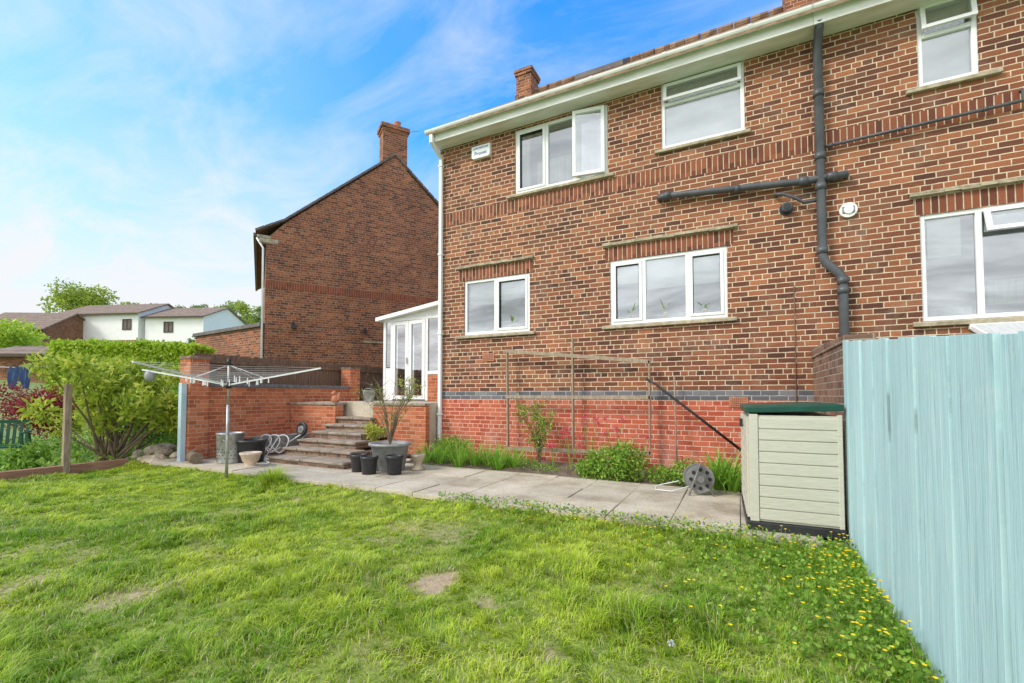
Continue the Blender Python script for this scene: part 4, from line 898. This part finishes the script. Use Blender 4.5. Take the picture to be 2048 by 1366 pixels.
# hedge
e0=np.array([-18.6,6.2]);e1=np.array([-14.9,8.25]);n=26000;u=rng.uniform(0,1,n);w=rng.uniform(-.5,.5,n);zz=rng.uniform(0,1,n)**.6*2.72
dirh=(e1-e0)/np.linalg.norm(e1-e0);nh=np.array([-dirh[1],dirh[0]]);w=np.where(rng.uniform(size=n)<.6,-.5+rng.normal(size=n)*.04,w)
bumpy=(vnoise(u*14,u*3,77)-.5)*.14
P=np.stack([e0[0]+(e1-e0)[0]*u+nh[0]*w,e0[1]+(e1-e0)[1]*u+nh[1]*w,np.where(np.abs(w)>.45,zz,2.68)*(1+bumpy*.35)+rng.normal(size=n)*.05],1)
leaf_mesh('hedge',P,.12,.07,m_leafH,label='tall clipped bright green hedge',cat='hedge',loc=(-17,7,0))
def chair(x,y,z,rz):
    e=thing('garden_chair','dark green moulded plastic garden armchair among plants','chair',(x,y,z),rz)
    for sx in (-1,1):
        g=MB();g.beam((.22*sx,-.22,0),(.21*sx,-.2,.62),.04,.04);g.obj('leg',m_chair,e,local=True,bevel=.008)
        g=MB();g.beam((.24*sx,.26,0),(.2*sx,.2,.62),.04,.04);g.obj('leg',m_chair,e,local=True,bevel=.008)
        g=MB();g.beam((.21*sx,-.24,.635),(.21*sx,.24,.645),.05,.025);g.obj('armrest',m_chair,e,local=True,bevel=.008)
    g=MB();g.box(-.2,-.22,.38,.2,.2,.41);g.obj('seat',m_chair,e,local=True,bevel=.01)
    g=MB()
    for k in range(5): g.beam((-.16+.08*k,.2,.42),(-.17+.085*k,.30,.82),.045,.015)
    g.beam((-.21,.30,.83),(.21,.30,.83),.02,.06);g.obj('backrest',m_chair,e,local=True,bevel=.004)
chair(-11.75,3.2,-.12,R(60))
e=thing('washing_line','washing line with hanging posts in a neighbouring garden','washing line',(-16.5,4.5,0))
g=MB();g.tube([(-17.6,3.2,1.95),(-15.5,4.2,1.86),(-13.5,5.4,1.95)],.006,4);g.obj('line',m_alu,e)
g=MB();g.tube([(-17.6,3.2,-.2),(-17.6,3.2,2.0)],.03,8);g.obj('post',m_alu,e)
e=thing('hanging_trousers','pair of navy blue trousers pegged on the washing line','trousers',(-15.3,4.3,1.3))
g=MB();dv=Vector((.9,.43,0)).normalized();c=Vector((-15.3,4.3,1.87))
def cloth(g,c,w0,w1,h,off):
    n=6;vs=[]
    for j in range(7):
        for i in range(n+1):
            q=c+dv*((i/n-.5)*(w0+(w1-w0)*j/6)+off*j/6)-Vector((0,0,h*j/6));vs.append(q+Vector((dv.y,-dv.x,0))*.03*math.sin(i*1.8+j*.6))
    g.add(vs,[(j*7+i,j*7+i+1,j*7+i+8,j*7+i+7) for j in range(6) for i in range(6)],0,True)
cloth(g,c-dv*.13,.26,.2,.52,-.04);cloth(g,c+dv*.13,.26,.2,.52,.04);g.obj('fabric',m_navy,e,fix=False)
# ------------------------------------------------------------------ distant houses
def far_house(label,loc,rz,w,dpt,wh,rh,wallm,roofm,wins,lower=None,name='distant_house'):
    e=thing(name,label,'house',loc,rz)
    g=MB();g.box(0,0,-1.5,w,dpt,wh);g.add([(0,0,wh),(0,dpt,wh),(0,dpt/2,wh+rh-.15)],[(0,1,2)]);g.add([(w,0,wh),(w,dpt,wh),(w,dpt/2,wh+rh-.15)],[(0,1,2)]);
    if lower: g.box(w*.35,-.05,-1.5,w,-.002,lower,1)
    g.obj('wall',[wallm,m_brick2],e,local=True,fix=False)
    g=MB();g.prism([(-.35,wh-.08),(dpt/2,wh+rh),(dpt+.35,wh-.08),(dpt+.35,wh-.2),(dpt/2,wh+rh-.14),(-.35,wh-.2)],-.25,w+.25);rf=g.obj('roof',roofm,e,local=True)
    g=MB();g.box(-.25,-.40,wh-.22,w+.25,-.34,wh-.07);g.obj('fascia',m_brown,rf,local=True)
    for (x,z,ww,hh) in wins:
        g=MB();frame_bars(g,x,x+ww,z,z+hh,-.06,.02,.09);g.box(x+ww/2-.04,-.058,z+.09,x+ww/2+.04,.018,z+hh-.09);o=g.obj('window',m_brown,e,local=True)
        MB().quad((x+.05,-.02,z+.05),(x+ww-.05,-.02,z+.05),(x+ww-.05,-.02,z+hh-.05),(x+.05,-.02,z+hh-.05)).obj('glass',m_lead,o,local=True,fix=False)
    return e
t=NT('grey_brown_tile');v=t.co();X,Y,Z=t.sep(v);rw=t.m('FRACT',t.m('MULTIPLY',Z,3.2))
t.l(t.mix(.8,t.ramp(t.noise(v,3,6,.7),[(.3,(.20,.145,.11)),(.7,(.36,.27,.21))]),t.ramp(rw,[(0,(.45,.45,.45)),(.3,(1,1,1))]),'MULTIPLY'),t.b.inputs['Base Color']);t.b.inputs['Roughness'].default_value=.95;t.b.inputs['Specular IOR Level'].default_value=.1;m_tile2=t.mat
far_house('white rendered two storey house with brown tiled roof',(-67.9,21.8,6.3),R(20),10.2,7,3.9,1.7,m_render,m_tile2,[(8.3,2.0,1.1,1.2)],.9)
far_house('white rendered two storey house stepped below its neighbour',(-58.0,25.8,6.0),R(22),6.8,7,3.8,1.6,m_render,m_tile2,[(2.2,2.0,1.1,1.2)],.8)
far_house('brown roofed brick house beyond the gardens',(-68.5,15.6,5.2),R(30),7.0,7,2.7,2.2,m_brick2,m_tile2,[(4.2,1.0,1.2,1.2)])
far_house('small brick outbuilding with shallow roof beyond the gardens',(-33.5,8.2,.6),R(26),3.0,3,2.7,.5,m_brick2,m_tile2,[(1.4,1.3,.8,.8)],name='distant_outbuilding')
tree('golden green broad tree behind the white house',(-78.3,27.6,7.2),8.6,4.4,m_treeY,7000,.42,20)
tree('golden green broad tree behind the white house',(-72.5,31.0,7.2),6.2,3.0,m_treeY,3800,.38,14)
tree('bright green rounded bush beyond the hedge',(-38.5,9.4,2.2),3.5,2.5,m_leafH,5200,.24,14,name='garden_tree')
tree('dark red leaved tree beside the neighbouring house',(-33,20.2,1.8),5.2,1.7,m_leafR,1800,.25,8)
tree('mid green tree in front of the hillside houses',(-34,18.5,1.7),3.9,1.5,m_tree,2200,.22,10)
for i in range(18):
    t_=-.83+.30*(i+.5)/18+random.uniform(-.01,.01);d=random.uniform(96,126);r_=t_*d;x=r_*.8934-d*.4493;y=r_*.4493+d*.8934
    zt=1.2+d*random.uniform(.19,.22);zb=float(hgt(x,y))-.3
    tree('distant broad leaved tree on the hillside',(x,y,zb),max(4.5,(zt-zb)/1.02),random.uniform(2.8,4.2),random.choice([m_tree,m_tree,m_treeY]),1200,.55,10,group='trees along the hillside')
# ------------------------------------------------------------------ camera, light, world
cam=bpy.data.cameras.new('camera');co=bpy.data.objects.new('camera',cam);COL.objects.link(co)
co.location=(0,0,1.2);co.rotation_euler=(R(92),0,R(26.7));cam.sensor_width=36;cam.lens=36*900/2048;cam.shift_y=.0369;cam.clip_end=3000;cam.clip_start=.05
sc.camera=co
sd=Vector((-.62,-.66,.80)).normalized()
su=bpy.data.lights.new('sun','SUN');su.energy=2.75;su.angle=R(15);su.color=(1,.95,.865);so=bpy.data.objects.new('sun',su);COL.objects.link(so)
so.rotation_euler=sd.to_track_quat('Z','Y').to_euler();so.location=(0,0,30)
w=bpy.data.worlds.new('World');sc.world=w;w.use_nodes=True;nt=w.node_tree;bg=nt.nodes['Background'];bg.inputs['Strength'].default_value=.15
class WN(NT):
    def __init__(s): s.nt=nt
W_=WN()
sky=W_.n('ShaderNodeTexSky',sky_type='NISHITA',sun_disc=False);sky.sun_elevation=math.asin(sd.z);sky.sun_rotation=math.atan2(sd.x,sd.y)%(2*math.pi)
g_=W_.n('ShaderNodeTexCoord').outputs['Generated'];X,Y,Z=W_.sep(g_)
zc_=W_.m('MAXIMUM',Z,0.)
k=W_.m('DIVIDE',1.,W_.m('ADD',zc_,.22))
pv=W_.comb(W_.m('MULTIPLY',X,k),W_.m('MULTIPLY',Y,k),0.)
mp=W_.n('ShaderNodeMapping');mp.inputs['Rotation'].default_value=(0,0,R(35));mp.inputs['Scale'].default_value=(.9,1.6,1);W_.l(pv,mp.inputs[0])
n1=W_.noise(mp.outputs[0],2.2,9,.62,.7);n2=W_.noise(pv,.7,5,.55,.2)
cl=W_.m('ADD',W_.m('MULTIPLY',W_.maprange(n1,.44,.74),.42),W_.m('MULTIPLY',W_.maprange(n2,.42,.66),.26))
low=W_.maprange(zc_,.10,.50,1.,0.)
back=W_.maprange(Y,.1,-.5,0.,1.)  # out-of-view sky behind the camera, cloud cover added there as fill light
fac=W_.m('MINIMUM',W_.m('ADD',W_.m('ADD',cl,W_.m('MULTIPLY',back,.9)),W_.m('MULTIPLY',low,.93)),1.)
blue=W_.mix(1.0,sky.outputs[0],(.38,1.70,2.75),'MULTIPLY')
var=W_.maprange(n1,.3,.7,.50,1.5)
back_fill=W_.m('ADD',1.,W_.m('MULTIPLY',back,W_.m('SUBTRACT',W_.m('MULTIPLY',var,1.5),1.)))  # unseen clouds behind the camera brightened to lift facade, lawn and glass
cloud=W_.mix(1.0,(6.1,6.3,6.55),W_.comb(back_fill,back_fill,back_fill),'MULTIPLY')
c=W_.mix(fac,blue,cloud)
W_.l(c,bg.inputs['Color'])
sc.view_settings.view_transform='Standard';sc.view_settings.look='None';sc.view_settings.exposure=0
